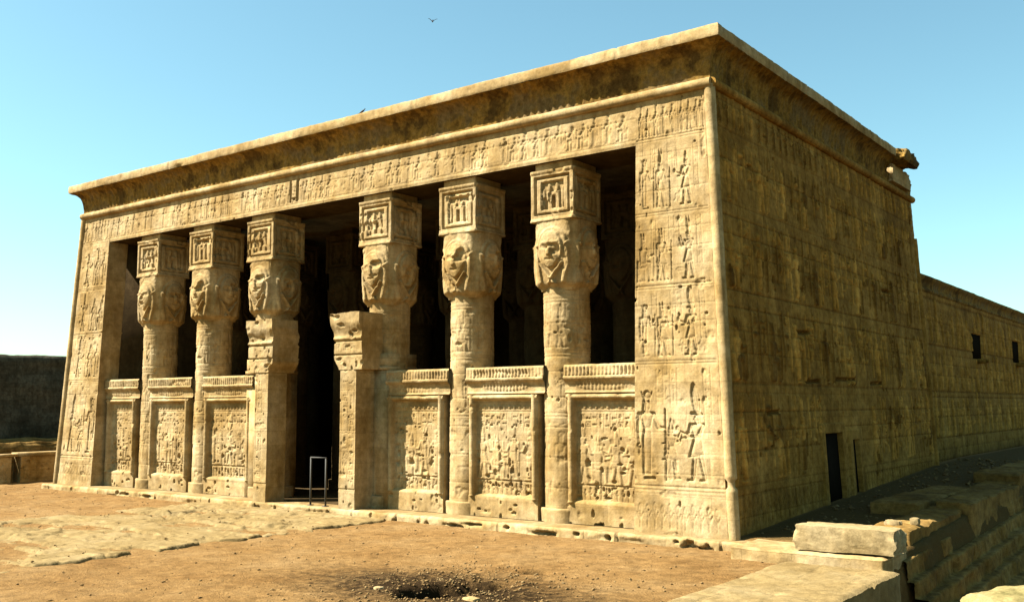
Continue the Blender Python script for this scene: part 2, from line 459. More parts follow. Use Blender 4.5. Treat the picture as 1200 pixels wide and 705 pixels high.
def sand_mat():
    m = stone_mat('sand', [(.145, .078, .025), (.178, .102, .036), (.196, .12, .048)], blocks=0, streak=0, scale=.8, bump=1.4, grain=1.7, mottle=(.64, 1.2), speckle=.22)
    t = m.node_tree; N = t.nodes; L = t.links; b = N['Principled BSDF']
    src = b.inputs['Base Color'].links[0].from_socket
    geo = [n for n in N if n.type == 'NEW_GEOMETRY'][0]
    # dug-out damp earth spilt round the pit
    mp = N.new('ShaderNodeMapping'); mp.inputs['Location'].default_value = (-17.3, 10.4, 0)
    L.new(geo.outputs['Position'], mp.inputs[0])
    mp2 = N.new('ShaderNodeMapping'); mp2.inputs['Rotation'].default_value = (0, 0, radians(-70)); mp2.inputs['Scale'].default_value = (.155, .30, 0)
    L.new(mp.outputs[0], mp2.inputs[0])
    ln = N.new('ShaderNodeVectorMath'); ln.operation = 'LENGTH'; L.new(mp2.outputs[0], ln.inputs[0])
    n = N.new('ShaderNodeTexNoise'); n.inputs['Scale'].default_value = 3.5; n.inputs['Detail'].default_value = 8; n.inputs['Roughness'].default_value = .75
    L.new(geo.outputs['Position'], n.inputs['Vector'])
    ad = N.new('ShaderNodeMath'); ad.operation = 'MULTIPLY_ADD'; L.new(n.outputs[0], ad.inputs[0]); ad.inputs[1].default_value = 1.9
    L.new(ln.outputs['Value'], ad.inputs[2])
    r = N.new('ShaderNodeMapRange'); L.new(ad.outputs[0], r.inputs[0]); r.inputs[1].default_value = 1.25; r.inputs[2].default_value = 1.85; r.inputs[3].default_value = 1; r.inputs[4].default_value = 0
    x = N.new('ShaderNodeMix'); x.data_type = 'RGBA'; L.new(r.outputs[0], x.inputs[0]); L.new(src, x.inputs[6]); x.inputs[7].default_value = (.022, .0125, .0045, 1)
    # shade painted into terrace and trench earth; unseen ground beyond darkened against bounce
    sx = N.new('ShaderNodeSeparateXYZ'); L.new(geo.outputs['Position'], sx.inputs[0])
    r2b = N.new('ShaderNodeMapRange'); L.new(sx.outputs[0], r2b.inputs[0]); r2b.inputs[1].default_value = 25.2; r2b.inputs[2].default_value = 25.8
    r3b = N.new('ShaderNodeMapRange'); L.new(sx.outputs[0], r3b.inputs[0]); r3b.inputs[1].default_value = 20.0; r3b.inputs[2].default_value = 20.4
    r4b = N.new('ShaderNodeMapRange'); L.new(sx.outputs[1], r4b.inputs[0]); r4b.inputs[1].default_value = .0; r4b.inputs[2].default_value = .6
    mu = N.new('ShaderNodeMath'); mu.operation = 'MULTIPLY'; L.new(r3b.outputs[0], mu.inputs[0]); L.new(r4b.outputs[0], mu.inputs[1])
    mx = N.new('ShaderNodeMath'); mx.operation = 'MAXIMUM'; L.new(mu.outputs[0], mx.inputs[0]); L.new(r2b.outputs[0], mx.inputs[1]); r2b = mx
    y = N.new('ShaderNodeMix'); y.data_type = 'RGBA'; L.new(r2b.outputs[0], y.inputs[0]); L.new(x.outputs[2], y.inputs[6])
    e2 = N.new('ShaderNodeMix'); e2.data_type = 'RGBA'; L.new(n.outputs[0], e2.inputs[0]); e2.inputs[6].default_value = (.05, .029, .008, 1); e2.inputs[7].default_value = (.11, .068, .021, 1)
    L.new(e2.outputs[2], y.inputs[7])
    L.new(y.outputs[2], b.inputs['Base Color'])
    return m
SAND = sand_mat()

# ------------------------------------------------------------------ temple dimensions (metres)
HW, BX, BY = 20.26, .0498, .0407     # half width at the base, batter of sides and front
ZT = 15.0                            # torus level
EO = 16.65                           # half width of the open front
ZL = 13.27                           # underside of architrave
CX = [-13.0, -8.4, -3.8, 3.8, 8.4, 13.0]
CY, CR = 1.57, .90
ZS = 5.68                            # top of the screen walls
DEPTH = 24.9

# ------------------------------------------------------------------ ground
def terrace(y):
    return np.clip(.042 * (y - 1), 0, 1.1)
def ground_z(x, y):
    n = .05 * fbm(x * .22, y * .22, 3, 1) + .03 * fbm(x * 1.3, y * 1.3, 4, 4) + .02 * fbm(x * 3.7, y * 3.7, 2, 2)
    z = -.30 + n + np.where(x < -8, .05 * sst(-8, -20, x), 0)
    z = z + .14 * sst(18, 21.5, x) * sst(-6, -1, y) * 0
    # terrace along the east side
    tz = terrace(y) + .03 * fbm(x * .9, y * .9, 3, 8)
    z = z + (tz + .1 - z) * sst(-.6, .4, y) * sst(18, 20, x)
    # drop to the trench right of the retaining wall
    e = 25.25 + .12 * fbm(y * .7, y * .1, 3, 5)
    drop = sst(e, e + .5, x)
    zb = -2.6 + .25 * fbm(x * .35, y * .35, 3, 6) + .1 * fbm(x * 1.7, y * 1.7, 3, 7)
    z = z * (1 - drop) + zb * drop
    step = .22 * fbm(x * 1.1, y * .5, 3, 9) * drop * (1 - sst(29, 33, x))
    z = z + step
    # the pit
    q = np.hypot(((x - 17.4) * .35 + (y + 10.3) * .94) * .62, ((y + 10.3) * .35 - (x - 17.4) * .94) * 1.15) + .35 * fbm(x * 1.4, y * 1.4, 3, 12)
    z = z - .95 * (1 - sst(.45, 1.1, q))
    q2 = np.hypot(x - 17.6, (y + 6.9) * 1.2) + .15 * fbm(x * 3, y * 3, 2, 13)
    z = z - .35 * (1 - sst(.2, .5, q2))
    rough = 1 - sst(1.5, 4.2, np.hypot(x - 17.2, y + 10))
    z = z + rough * (.09 * fbm(x * 2.6, y * 2.6, 3, 14) + .05)
    return z
def axis(lo, hi, res, far):
    a = list(np.arange(lo, hi, res)); s = res
    while a[-1] < far: s *= 1.35; a.append(a[-1] + s)
    s = res; b = []
    p = lo
    while p > -far: s *= 1.35; p -= s; b.append(p)
    return np.array(b[::-1] + a)
gx = axis(-24, 34, .11, 3000); gy = axis(-22, 3, .11, 3000)
GX, GY = np.meshgrid(gx, gy)
near = (np.abs(GX) < 120) & (np.abs(GY) < 150)
GZ = np.where(near, ground_z(GX, GY), -.3)
mb = MB(); mb.grid(np.stack([GX, GY, GZ], -1))
g = mb.build('ground', SAND, smooth=True); tag(g, kind='structure')

# stone causeway that leads to the door
def causeway():
    x = np.arange(-7.4, 6.6, .055); y = np.arange(-26, -.42, .055)
    X, Y = np.meshgrid(x, y)
    wob = .55 * fbm(Y * .45, Y * .05 + X * .0, 3, 21) + .35 * fbm(Y * 1.7, X * .6, 4, 22)
    e = sst(5.9 + wob, 5.75 + wob, X) * sst(-7.0 - wob, -6.2 - wob * .5, X)
    rows = np.floor(Y / 1.15)
    off = (rows * 37 % 5) * .4
    cols = np.floor((X + off) / 1.7)
    lvl = _lat[(rows.astype(int) * 13) % 257, (cols.astype(int) * 29 + rows.astype(int)) % 257]
    fy = np.abs(Y / 1.15 - rows - .5); fx = np.abs((X + off) / 1.7 - cols - .5)
    joint = np.maximum(sst(.46, .5, fy), sst(.475, .5, fx))
    worn = sst(-.1, .35, fbm(X * .35, Y * .5, 3, 24))
    rag = .25 * fbm(X * 3.1, Y * 3.1, 3, 29)
    Z = -.21 + .06 * (lvl - .5) * (.4 + .6 * worn) - .035 * joint * worn + .025 * fbm(X * 1.5, Y * 1.5, 4, 25) + .02 * fbm(X * 6, Y * 6, 3, 30)
    brk = sst(.05, .10, fbm(X * .33 + 4, Y * .8, 4, 26) + rag * .5) * (1 - sst(-2.0, -1, Y))
    Z -= .09 * brk * (1 + .4 * fbm(X * 2, Y * 2, 3, 27))
    Z -= .05 * sst(.22, .3, fbm(X * .9, Y * 2.1, 3, 28) + rag * .4)
    for rx, ry, rr_ in ((-5.5, -3.5, 1.4), (3.0, -4.2, .7), (-2, -11, 1.0)):
        q = np.hypot((X - rx) / 1.6, Y - ry) + rag
        Z += .08 * sst(rr_ + .05, rr_ - .03, q)
    Z = Z * e + (-.55) * (1 - e)
    m = MB(); m.grid(np.stack([X, Y, Z], -1))
    o = m.build('path', PATHM, smooth=True); tag(o, kind='structure')
PATHM = stone_mat('causeway_stone', [(.14, .092, .034), (.178, .124, .051), (.205, .15, .070)], blocks=0, streak=0, scale=.9, bump=.6)
causeway()

# ------------------------------------------------------------------ temple
temple = empty('temple', (0, 0, 0))
tag(temple, 'huge sandstone Egyptian temple with six goddess-headed columns and relief-covered battered walls', 'temple')

def solid_sheet(P, back, name, mat, parent, smooth=False):
    """front height-field sheet P (n,m,3) closed by a skirt running to P+back"""
    m = MB(); m.grid(P)
    ring = np.concatenate([P[0, :], P[1:, -1], P[-1, -2::-1], P[-2:0:-1, 0]])
    bk = ring.copy()
    bk += np.asarray(back)
    m.grid(np.stack([ring, bk], 0), closed=True, flip=True)
    c = [P[0, 0], P[0, -1], P[-1, -1], P[-1, 0]]
    m.add(np.array(c) + np.asarray(back), np.array([[3, 2, 1, 0]]))
    return m.build(name, mat, parent, smooth)

# --- piers (the closed ends of the front)
def pier(side):
    w = HW - EO; rf = Relief(w, ZT, .03)
    fl = side > 0
    # coordinates: u from the inner edge to the outer edge, figures described for the right pier and mirrored
    rf.line(0, 1.54, w, 1.54, .03, .03); rf.line(0, 1.42, w, 1.42, .025, .02)
    for zz in (5.67, 8.23, 10.77, 13.42): 
        rf.line(.05, zz, w - .1, zz, .03, .03); rf.line(.05, zz - .1, w - .1, zz - .1, .025, .02)
    plants(rf, .25, w - .2, .2, .85, .3, .03)
    rf.stamp(stand('lady', 'disc', 'staff'), .52, 1.75, 2.75, False, .075, soft=.6)
    rf.stamp(TABLE, 1.5, 1.8, 2.0, False, .06)
    rf.stamp(stand('king', 'white', 'adore'), 1.55, 1.8, 1.75, False, .05)
    rf.stamp(stand('king', 'tall', 'offer'), 2.62, 1.75, 2.3, True, .075, soft=.6)
    text_cols(rf, .95, 2.1, 4.2, 5.4, .3, .025); text_cols(rf, 2.95, 3.35, 3.6, 5.4, .3, .025)
    for k, z0 in enumerate((5.85, 8.4, 10.95)):
        cr = ['double', 'disc', 'plumes', 'white']
        a = (seated if k == 0 else stand)
        rf.stamp(stand('lady', 'disc', 'staff') if k != 1 else seated('double'), .45, z0, 1.65, False, .055)
        rf.stamp(stand('king', 'double', 'staff') if k != 2 else stand('king', 'plumes', 'staff'), 1.27, z0, 1.6, False, .055)
        rf.stamp(stand('king', ['tall', 'plumes', 'white'][k], ['offer', 'adore', 'offer'][k]), 2.55, z0, 1.65, True, .07)
        text_cols(rf, .8, 1.05, z0 + .9, z0 + 2.1, .22, .02); text_cols(rf, 1.65, 2.2, z0 + 1.3, z0 + 2.2, .24, .022); text_cols(rf, 2.95, 3.2, z0 + .5, z0 + 2.1, .22, .02)
        glyph(rf, 1.9, z0 + .1, .45, .03)
    procession(rf, .3, w - .2, 13.5, .95, .42, .04, False, 0)
    rf.erode(.42, 31 if fl else 37, .7)
    rf.ashlar(.62, 1.6, .016, .02, 5 + side)
    rf.pits(26, .025, .075, .10); rf.pits(10, .04, .09, .12, 5.0, 8.5)
    rf.weather(.02, 40 + side)
    H = rf.H
    U = rf.X / w
    xo = HW - BX * rf.Z
    X = EO + (xo - .25 - EO) * U
    P = np.stack([X * side, BY * rf.Z - H, rf.Z], -1)
    if side < 0: P = P[:, ::-1]
    solid_sheet(P, (0, 1.15, 0), 'pier', STONE, temple)
pier(1); pier(-1)

# --- architrave
def architrave():
    w = 2 * EO; h = ZT - ZL; rf = Relief(w, h, .035)
    x = .35
    while x < w - .3:
        d = .035 if abs(x - w / 2) > .6 else .05
        f = x > w / 2
        r = random.random()
        if r < .55: rf.stamp(stand(*random.choice(KINDS)), x, .28, .92, f, .05)
        elif r < .75: rf.stamp(seated('disc'), x, .28, .95, f, .05)
        else: text_cols(rf, x - .14, x + .14, .3, 1.3, .26, .035, False)
        x += random.uniform(.42, .6)
    rf.line(0, .2, w, .2, .03, .025); rf.line(0, 1.36, w, 1.36, .03, .03)
    for xx in (w / 2 - 1.66, w / 2 - 1.2):
        rf.line(xx, .35, xx, 1.3, .07, .16)
    rf.pit(w / 2 - 1.42, .45, .12, .15)
    rf.erode(.45, 51, .6)
    rf.ashlar(1.0, 2.6, .02, .02, 9); rf.pits(20, .02, .06, .06)
    rf.weather(.018, 52)
    zz = ZL + rf.Z
    low = .05 * sst(.12, 0, rf.Z) * (.5 + .5 * fbm(rf.X * .9, rf.Z, 3, 77))
    P = np.stack([rf.X - EO, BY * zz - rf.H + .6 * low, zz + .3 * low * (rf.Z < .1)], -1)
    o = solid_sheet(P, (0, 2.3, 0), 'architrave', STONE, temple)
    o.data.materials.append(STONE_IN)                       # underside shade painted on with the darker stone
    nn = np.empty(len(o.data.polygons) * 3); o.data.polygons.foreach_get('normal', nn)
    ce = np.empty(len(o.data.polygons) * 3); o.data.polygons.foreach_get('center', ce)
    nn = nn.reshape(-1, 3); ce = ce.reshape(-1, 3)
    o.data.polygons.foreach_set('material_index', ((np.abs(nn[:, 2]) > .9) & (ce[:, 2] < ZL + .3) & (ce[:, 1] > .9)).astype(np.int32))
architrave()

OPENING_SHADE = plain_mat('opening_shade_fill', (.012, .009, .006), .9, 0, .0)  # near-black fill that paints the shade inside doorways and windows
# --- the long right-hand side wall
def side_wall():
    L = DEPTH; rf = Relief(L, ZT, .04)
    zs = [1.6, 4.9, 8.0, 11.0, 13.6]
    for zz in zs: rf.line(0, zz, L, zz, .04, .02)
    plants(rf, .4, L - .3, .35, 1.0, .38, .04)
    for k in range(4):
        z0, z1 = zs[k], zs[k + 1]
        x = .6
        while x < L - 1.0:
            free = not (k == 0 and 7.4 < x < 12.9)
            if free:
                rf.stamp(stand(*random.choice(KINDS)) if random.random() < .75 else seated('double'), x + .4, z0 + .1, (z1 - z0) * .66, random.random() < .5, .085, 'raised')
                if random.random() < .6: rf.line(x + 1.0, z0 + .2, x + 1.0, z0 + random.uniform(1.2, 2.2), .06, -.07)
            x += random.uniform(1.1, 1.6)
            n = random.choice([1, 2, 2, 3])
            for q in range(n):
                if x > L - .9: break
                if free or x < 7.2:
                    zt = z1 - random.uniform(.3, .5); zb = z0 + (random.uniform(.3, .8) if random.random() < .6 else random.uniform(1.0, 1.6))
                    rf.line(x, zb, x, zt, .05, -.05)
                    text_cols(rf, x + .06, x + .72, zb, zt, .62, .065, False, .95, 'raised')
                x += .68
            if free: rf.line(x, z0 + .5, x, z1 - .4, .05, -.05)
            x += random.uniform(.1, .35)
    procession(rf, .5, L - .4, 13.72, .95, .7, .07, True, .1, 'raised')
    rf.erode(.75, 61, .35)
    rel_tone = np.clip(rf.H / .055, -1, 1)
    alt = fbm(rf.X * .55, rf.Z * .4, 3, 63)
    rel_tone = np.where(rel_tone > 0, rel_tone * np.where(alt > .12, -.75, np.clip(.75 - alt, .3, 1)), rel_tone)
    H0 = rf.H.copy()
    rf.ashlar(.66, 1.7, .035, .035, 21); rf.pits(110, .04, .15, .12)
    for (x, z, l) in ((7.0, 5.05, 1.6), (10.5, 5.2, 2.4), (6.6, 6.9, 1.2), (15, 5.1, 1.6), (3.2, 3.9, 1.0), (18, 9.5, 1.3)):
        rf.line(x, z, x + l, z + .05, .09, .14)
    Hw = rf.H.copy(); rf.weather(.035, 62, .01); H0 = H0 + rf.H - Hw
    # two door openings low in the wall
    for (a, b, z0, z1, d) in ((8.6, 10.5, .2, 3.05, 2.0), (11.8, 12.6, .5, 2.75, 1.2)):
        m = (rf.X > a) & (rf.X < b) & (rf.Z > z0) & (rf.Z < z1)
        fr = (rf.X > a - .42) & (rf.X < b + .42) & (rf.Z > z0) & (rf.Z < z1 + .42)
        rf.H[fr & ~m] = np.maximum(rf.H[fr & ~m], 0) * .3 + .07
        rf.H[m] = -d
    yf = BY * rf.Z
    Y = yf + (L - yf) * (rf.X / L)
    X = HW - BX * rf.Z + rf.H
    P = np.stack([X, Y, rf.Z], -1)
    m = MB(); m.grid(P)
    w = m.build('side_wall', STONE_SIDE_SHADE, temple)
    rel_tone += .8 * np.clip((rf.H - H0) / .05, -1, 0)
    set_relief_shade(w, rel_tone)
    for (a, b, z0, z1) in ((8.6, 10.5, .2, 3.05), (11.8, 12.6, .5, 2.75)):
        d = MB(); d.hexa([(HW - BX * zz_ - (.20 if xi == 0 else .12), yy_, zz_) for zz_ in (z0 - .02, z1 + .02) for xi, yy_ in ((0, a - .02), (1, a - .02), (1, b + .02), (0, b + .02))])
        d.build('doorway_shade', OPENING_SHADE, w)  # flat dark panel standing in for the doorway's inner shade
    return w
side_wall()
# far side wall, rear wall
m = MB()
zz = np.linspace(0, ZT, 40); yy = np.linspace(0, 1, 60)
A, B = np.meshgrid(yy, zz)
m.grid(np.stack([-(HW - BX * B) + .03 * fbm(A * 20, B, 3, 71), BY * B + (DEPTH - BY * B) * A, B], -1), flip=True)
m.build('side_wall', STONE, temple)
m = MB()
m.hexa([(-HW, DEPTH - .4, -.5), (HW - .05, DEPTH - .4, -.5), (HW - .05, DEPTH, -.5), (-HW, DEPTH, -.5),
        (-(HW - BX * ZT), DEPTH - .4, ZT + 1.2), (HW - BX * ZT - .05, DEPTH - .4, ZT + 1.2), (HW - BX * ZT - .05, DEPTH, ZT + 1.2), (-(HW - BX * ZT), DEPTH, ZT + 1.2)])
m.build('rear_wall', STONE, temple)

# --- corner tori and horizontal torus
def corner_torus(x, y0, top, fy, jit=.02, mat=None):
    z = np.arange(0.0, top, .09); n = len(z)
    sx = 1 if x > 0 else -1
    px = sx * (HW - BX * z - .06) + .015 * fbm(z * .8, z * 0, 3, 81)
    py = (BY * z + .06) if fy else np.full(n, DEPTH - .05)
    r = .19 * (1 + .05 * fbm(z * 2.2, z * 0 + 3, 3, 83))
    r = np.where((z > 1.55) & (z < 1.85) & fy & (sx > 0), r * .6, r)
    mm = MB(); mm.tube(np.stack([px, py, z], 1), r, 14, jit * .4)
    mm.build('corner_moulding', mat or STONE, temple, True)
corner_torus(1, 0, ZT, True); corner_torus(-1, 0, ZT, True); corner_torus(1, 0, 12.9, False, mat=STONE_SIDE_SHADE)
XT = HW - BX * ZT; YT = BY * ZT
def htorus(a, b, mat=None):
    a = np.array(a, float); b = np.array(b, float); n = int(np.linalg.norm(b - a) / .12)
    t = np.linspace(0, 1, n)[:, None]; p = a + (b - a) * t
    s_ = t[:, 0] * np.linalg.norm(b - a)
    p[:, 2] += .012 * fbm(s_ * .5, s_ * 0, 3, 84)
    r = .175 * (1 + .06 * fbm(s_ * 1.5, s_ * 0 + 5, 3, 85))
    mm = MB(); mm.tube(p, r, 14, .012); mm.build('torus_moulding', mat or STONE, temple, True)
htorus((-XT - .05, YT - .04, ZT), (XT + .05, YT - .04, ZT)); htorus((XT + .04, YT - .02, ZT), (XT + .04, DEPTH + .1, ZT), STONE_SIDE_SHADE); htorus((-XT - .04, YT, ZT), (-XT - .04, DEPTH, ZT))

# --- cavetto cornice with its flat fillet
CAV = np.array([(0, 15.1), (0, 15.3), (.02, 15.5), (.045, 15.7), (.09, 15.9), (.16, 16.08), (.30, 16.22), (.46, 16.31), (.62, 16.35)])
def resamp(pf, st):
    d = np.concatenate([[0], np.cumsum(np.hypot(*np.diff(pf, axis=0).T))]); n = max(int(d[-1] / st), 2)
    t = np.linspace(0, d[-1], n + 1)
    return np.stack([np.interp(t, d, pf[:, 0]), np.interp(t, d, pf[:, 1])], 1)
cav = resamp(CAV, .07)
def cav_relief(s, z, seed):
    h = np.zeros_like(s)
    rib = np.abs(((s / .34) % 1) - .5)
    patch = sst(-.1, .3, fbm(s * .25, z * .6, 3, seed))
    h += .05 * sst(.25, .45, rib) * (.35 + .65 * patch)
    h += .045 * fbm(s * 1.1, z * 1.6, 4, seed + 1) + .02 * fbm(s * 5, z * 5, 3, seed + 2)
    return h
def cornice_run(front=True, sgn=1):
    L = 2 * XT if front else (DEPTH - YT)
    n = int(L / .07); t = np.linspace(0, 1, n)
    T, K = np.meshgrid(t, np.arange(len(cav)))
    o = cav[K, 0]; z = cav[K, 1]
    s = T * L
    h = cav_relief(s + (0 if front else 60), z, 91) * np.minimum(1, np.minimum(T, 1 - T) * L / .3)
    oo = o + h * np.where(z > 16.3, .4, 1)
    zz = z - h * np.where(z > 16.2, .7, 0)
    if front: P = np.stack([(2 * T - 1) * (XT + o), YT - oo, zz], -1)
    else:
        y0 = YT - o; y1 = DEPTH
        P = np.stack([XT + oo, y0 + (y1 - y0) * T, zz], -1)
        if sgn < 0: P[..., 0] *= -1
    mm = MB(); mm.grid(P, flip=(not front and sgn < 0))
    return mm
FIL = np.array([(.61, 16.35), (.625, 16.36), (.635, 16.5), (.63, 16.68), (.61, 16.76), (.55, 16.78), (-.6, 16.75)])
fil = resamp(FIL, .06)
def fillet_run(front=True, sgn=1, y_end=None):
    L = 2 * XT if front else (DEPTH - YT)
    n = int(L / .08); t = np.linspace(0, 1, n)
    T, K = np.meshgrid(t, np.arange(len(fil)))
    o = fil[K, 0]; z = fil[K, 1]; s = T * L + (0 if front else 70)
    e = .03 * fbm(s * .8, z * 2, 4, 95) + .015 * fbm(s * 4, z * 4, 3, 96)
    gap = np.abs(((s / 2.35) % 1) - .5)
    e -= .035 * sst(.488, .5, gap) 
    chip = sst(.5, .75, fbm(s * .45, z * .2, 3, 98)) * .12
    end = np.minimum(1, np.minimum(T, 1 - T) * L / .2)
    oo = o + (e - chip * (z < 16.5)) * end; zz = z + (.5 * e + chip * .8 * (z < 16.45)) * end + .02 * fbm(s * .25, s * 0, 3, 97) * end
    if front: P = np.stack([(2 * T - 1) * (XT + o), YT - oo, zz], -1)
    else:
        y0 = YT - o; y1 = 20.2 if sgn > 0 else DEPTH
        P = np.stack([XT + oo, y0 + (y1 - y0) * T, zz], -1)
        if sgn < 0: P[..., 0] *= -1
    mm = MB(); mm.grid(P, flip=(not front and sgn < 0))
    if not front and sgn > 0:
        mm.add(P[:, -1], np.array([list(range(len(fil)))]))
    return mm
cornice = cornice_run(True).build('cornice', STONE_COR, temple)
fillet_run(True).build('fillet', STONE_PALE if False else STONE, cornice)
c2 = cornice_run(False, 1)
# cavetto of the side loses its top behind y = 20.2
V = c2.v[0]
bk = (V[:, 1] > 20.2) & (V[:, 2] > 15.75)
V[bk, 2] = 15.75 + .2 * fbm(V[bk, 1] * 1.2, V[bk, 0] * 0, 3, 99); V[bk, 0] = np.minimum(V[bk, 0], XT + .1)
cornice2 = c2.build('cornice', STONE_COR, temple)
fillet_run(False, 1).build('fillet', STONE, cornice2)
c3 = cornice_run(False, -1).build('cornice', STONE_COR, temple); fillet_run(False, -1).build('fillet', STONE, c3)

def rock(name, loc, size, mat, parent=None, seed=0, sub=4, rough=.22, boxy=.5, rot=0, smooth=False):
    """weathered block or stone: a cube sphere pulled towards a box and roughened"""
    n = 2 ** sub + 1
    mm = MB(); t = np.linspace(-1, 1, n)
    A, B = np.meshgrid(t, t)
    c, s_ = cos(rot), sin(rot)
    for ax in range(3):
        for sg in (-1, 1):
            v = np.zeros((n, n, 3)); v[..., ax] = sg; v[..., (ax + 1) % 3] = A if sg > 0 else -A; v[..., (ax + 2) % 3] = B
            sp = v / np.linalg.norm(v, axis=-1, keepdims=True)
            p = boxy * v + (1 - boxy) * sp * 1.15
            ps = p * np.array(size) / min(size) * .8
            nz = fbm(ps[..., 0] * 1.3 + seed * 3.1 + ps[..., 2] * .9, ps[..., 1] * 1.3 - ps[..., 2] * 1.1 + seed, 4, 100 + seed % 90)
            p = p * (1 + rough * nz)[..., None]
            p = p * np.array(size) / 2
            p = np.stack([p[..., 0] * c - p[..., 1] * s_, p[..., 0] * s_ + p[..., 1] * c, p[..., 2]], -1)
            mm.grid(p)
    if parent is None:
        o = mm.build(name, mat, None, smooth); o.location = loc
    else:
        for q in range(len(mm.v)): mm.v[q] = mm.v[q] + np.array(loc)
        o = mm.build(name, mat, parent, smooth)
    return o
rock('broken_cornice_block', (XT + .25, 21.9, 16.55), (1.3, 2.6, .62), STONE_COR, temple, 3, 4, .25, .7)
rock('broken_cornice_block', (XT - .5, 22.6, 15.75), (1.5, 3.4, .9), STONE, temple, 5, 4, .12, .85)

# --- roof, interior
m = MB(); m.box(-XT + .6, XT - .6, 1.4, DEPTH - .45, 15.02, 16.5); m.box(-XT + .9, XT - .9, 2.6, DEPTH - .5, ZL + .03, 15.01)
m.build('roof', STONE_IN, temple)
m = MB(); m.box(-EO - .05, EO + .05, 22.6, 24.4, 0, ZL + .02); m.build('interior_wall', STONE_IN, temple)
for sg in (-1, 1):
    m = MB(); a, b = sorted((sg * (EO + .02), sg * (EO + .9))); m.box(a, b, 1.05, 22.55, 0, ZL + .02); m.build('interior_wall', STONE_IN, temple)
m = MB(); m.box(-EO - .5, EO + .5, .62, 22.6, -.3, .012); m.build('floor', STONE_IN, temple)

# --- columns
def shaft_mesh():
    w = 2 * pi * CR; z0, z1 = .4, 8.6; rf = Relief(w, z1 - z0, .035)
    for zz in (.9, 3.4, 5.6, 7.6): rf.line(0, zz, w, zz, .04, .02); rf.line(0, zz + .12, w, zz + .12, .03, .015)
    for z0_, hh in ((1.1, 1.7), (3.7, 1.4), (5.9, 1.2)): procession(rf, .3, w - .2, z0_, hh, .75, .03, None, .2)
    text_cols(rf, 0, w, 2.85, 3.3, .3, .02, False); text_cols(rf, 0, w, 7.0, 7.5, .3, .02)
    rf.erode(.1, 111, .6)
    z = 0
    while z < 8: z += random.uniform(.8, 1.1); rf.line(0, z, w, z, .025, .02)
    rf.pits(40, .02, .07, .05); rf.pits(12, .06, .16, .09, 4.0, 6.5); rf.weather(.03, 112)
    # close the seam
    k = np.minimum(rf.X, w - rf.X); H = rf.H * sst(0, .2, k)
    th = -rf.X / CR + pi / 2 + pi
    th = rf.X / CR + pi / 2
    r = CR + H - .025 * rf.Z / 8
    P = np.stack([np.cos(th) * r, np.sin(th) * r, rf.Z + z0], -1)
    mm = MB(); mm.grid(P[:, :-1], closed=True)
    return mm
def ring_block(z0, z1, hw_fn, h_fn, n_side=72, res=.03, power=12.0):
    nz = int((z1 - z0) / res) + 1
    z = np.linspace(z0, z1, nz)
    ph = (np.arange(n_side) + .5) / n_side * 2 - 1            # -1..1 along a side
    rows = []
    V_ = z - z0
    for k in range(4):
        u = ph[None, :] * np.ones((nz, 1)); v = V_[:, None] * np.ones((1, n_side))
        hw = hw_fn(v)
        h = h_fn(u * hw, v, hw, k)
        # point on superellipse in direction (1,u)
        dx = np.ones_like(u); dy = u
        rr = hw / ((np.abs(dx) ** power + np.abs(dy) ** power) ** (1 / power))
        L = np.sqrt(1 + u * u)
        rad = rr * 1.0
        px = rad * dx; py = rad * dy
        px = px + h
        # side k: 0 faces -y, then +x, +y, -x
        if k == 0: a, b = py, -px
        elif k == 1: a, b = px, py
        elif k == 2: a, b = -py, px
        else: a, b = -px, -py
        rows.append(np.stack([a, b, z[:, None] * np.ones_like(u)], -1))
    P = np.concatenate(rows, 1)
    mm = MB(); mm.grid(P, closed=True)
    N = P.shape[1]
    mm.add(P[-1], np.array([list(range(N))])); mm.add(P[0], np.array([list(range(N - 1, -1, -1))]))
    return mm
def rs(d, hgt, w):
    return hgt * sst(0, w, -d)
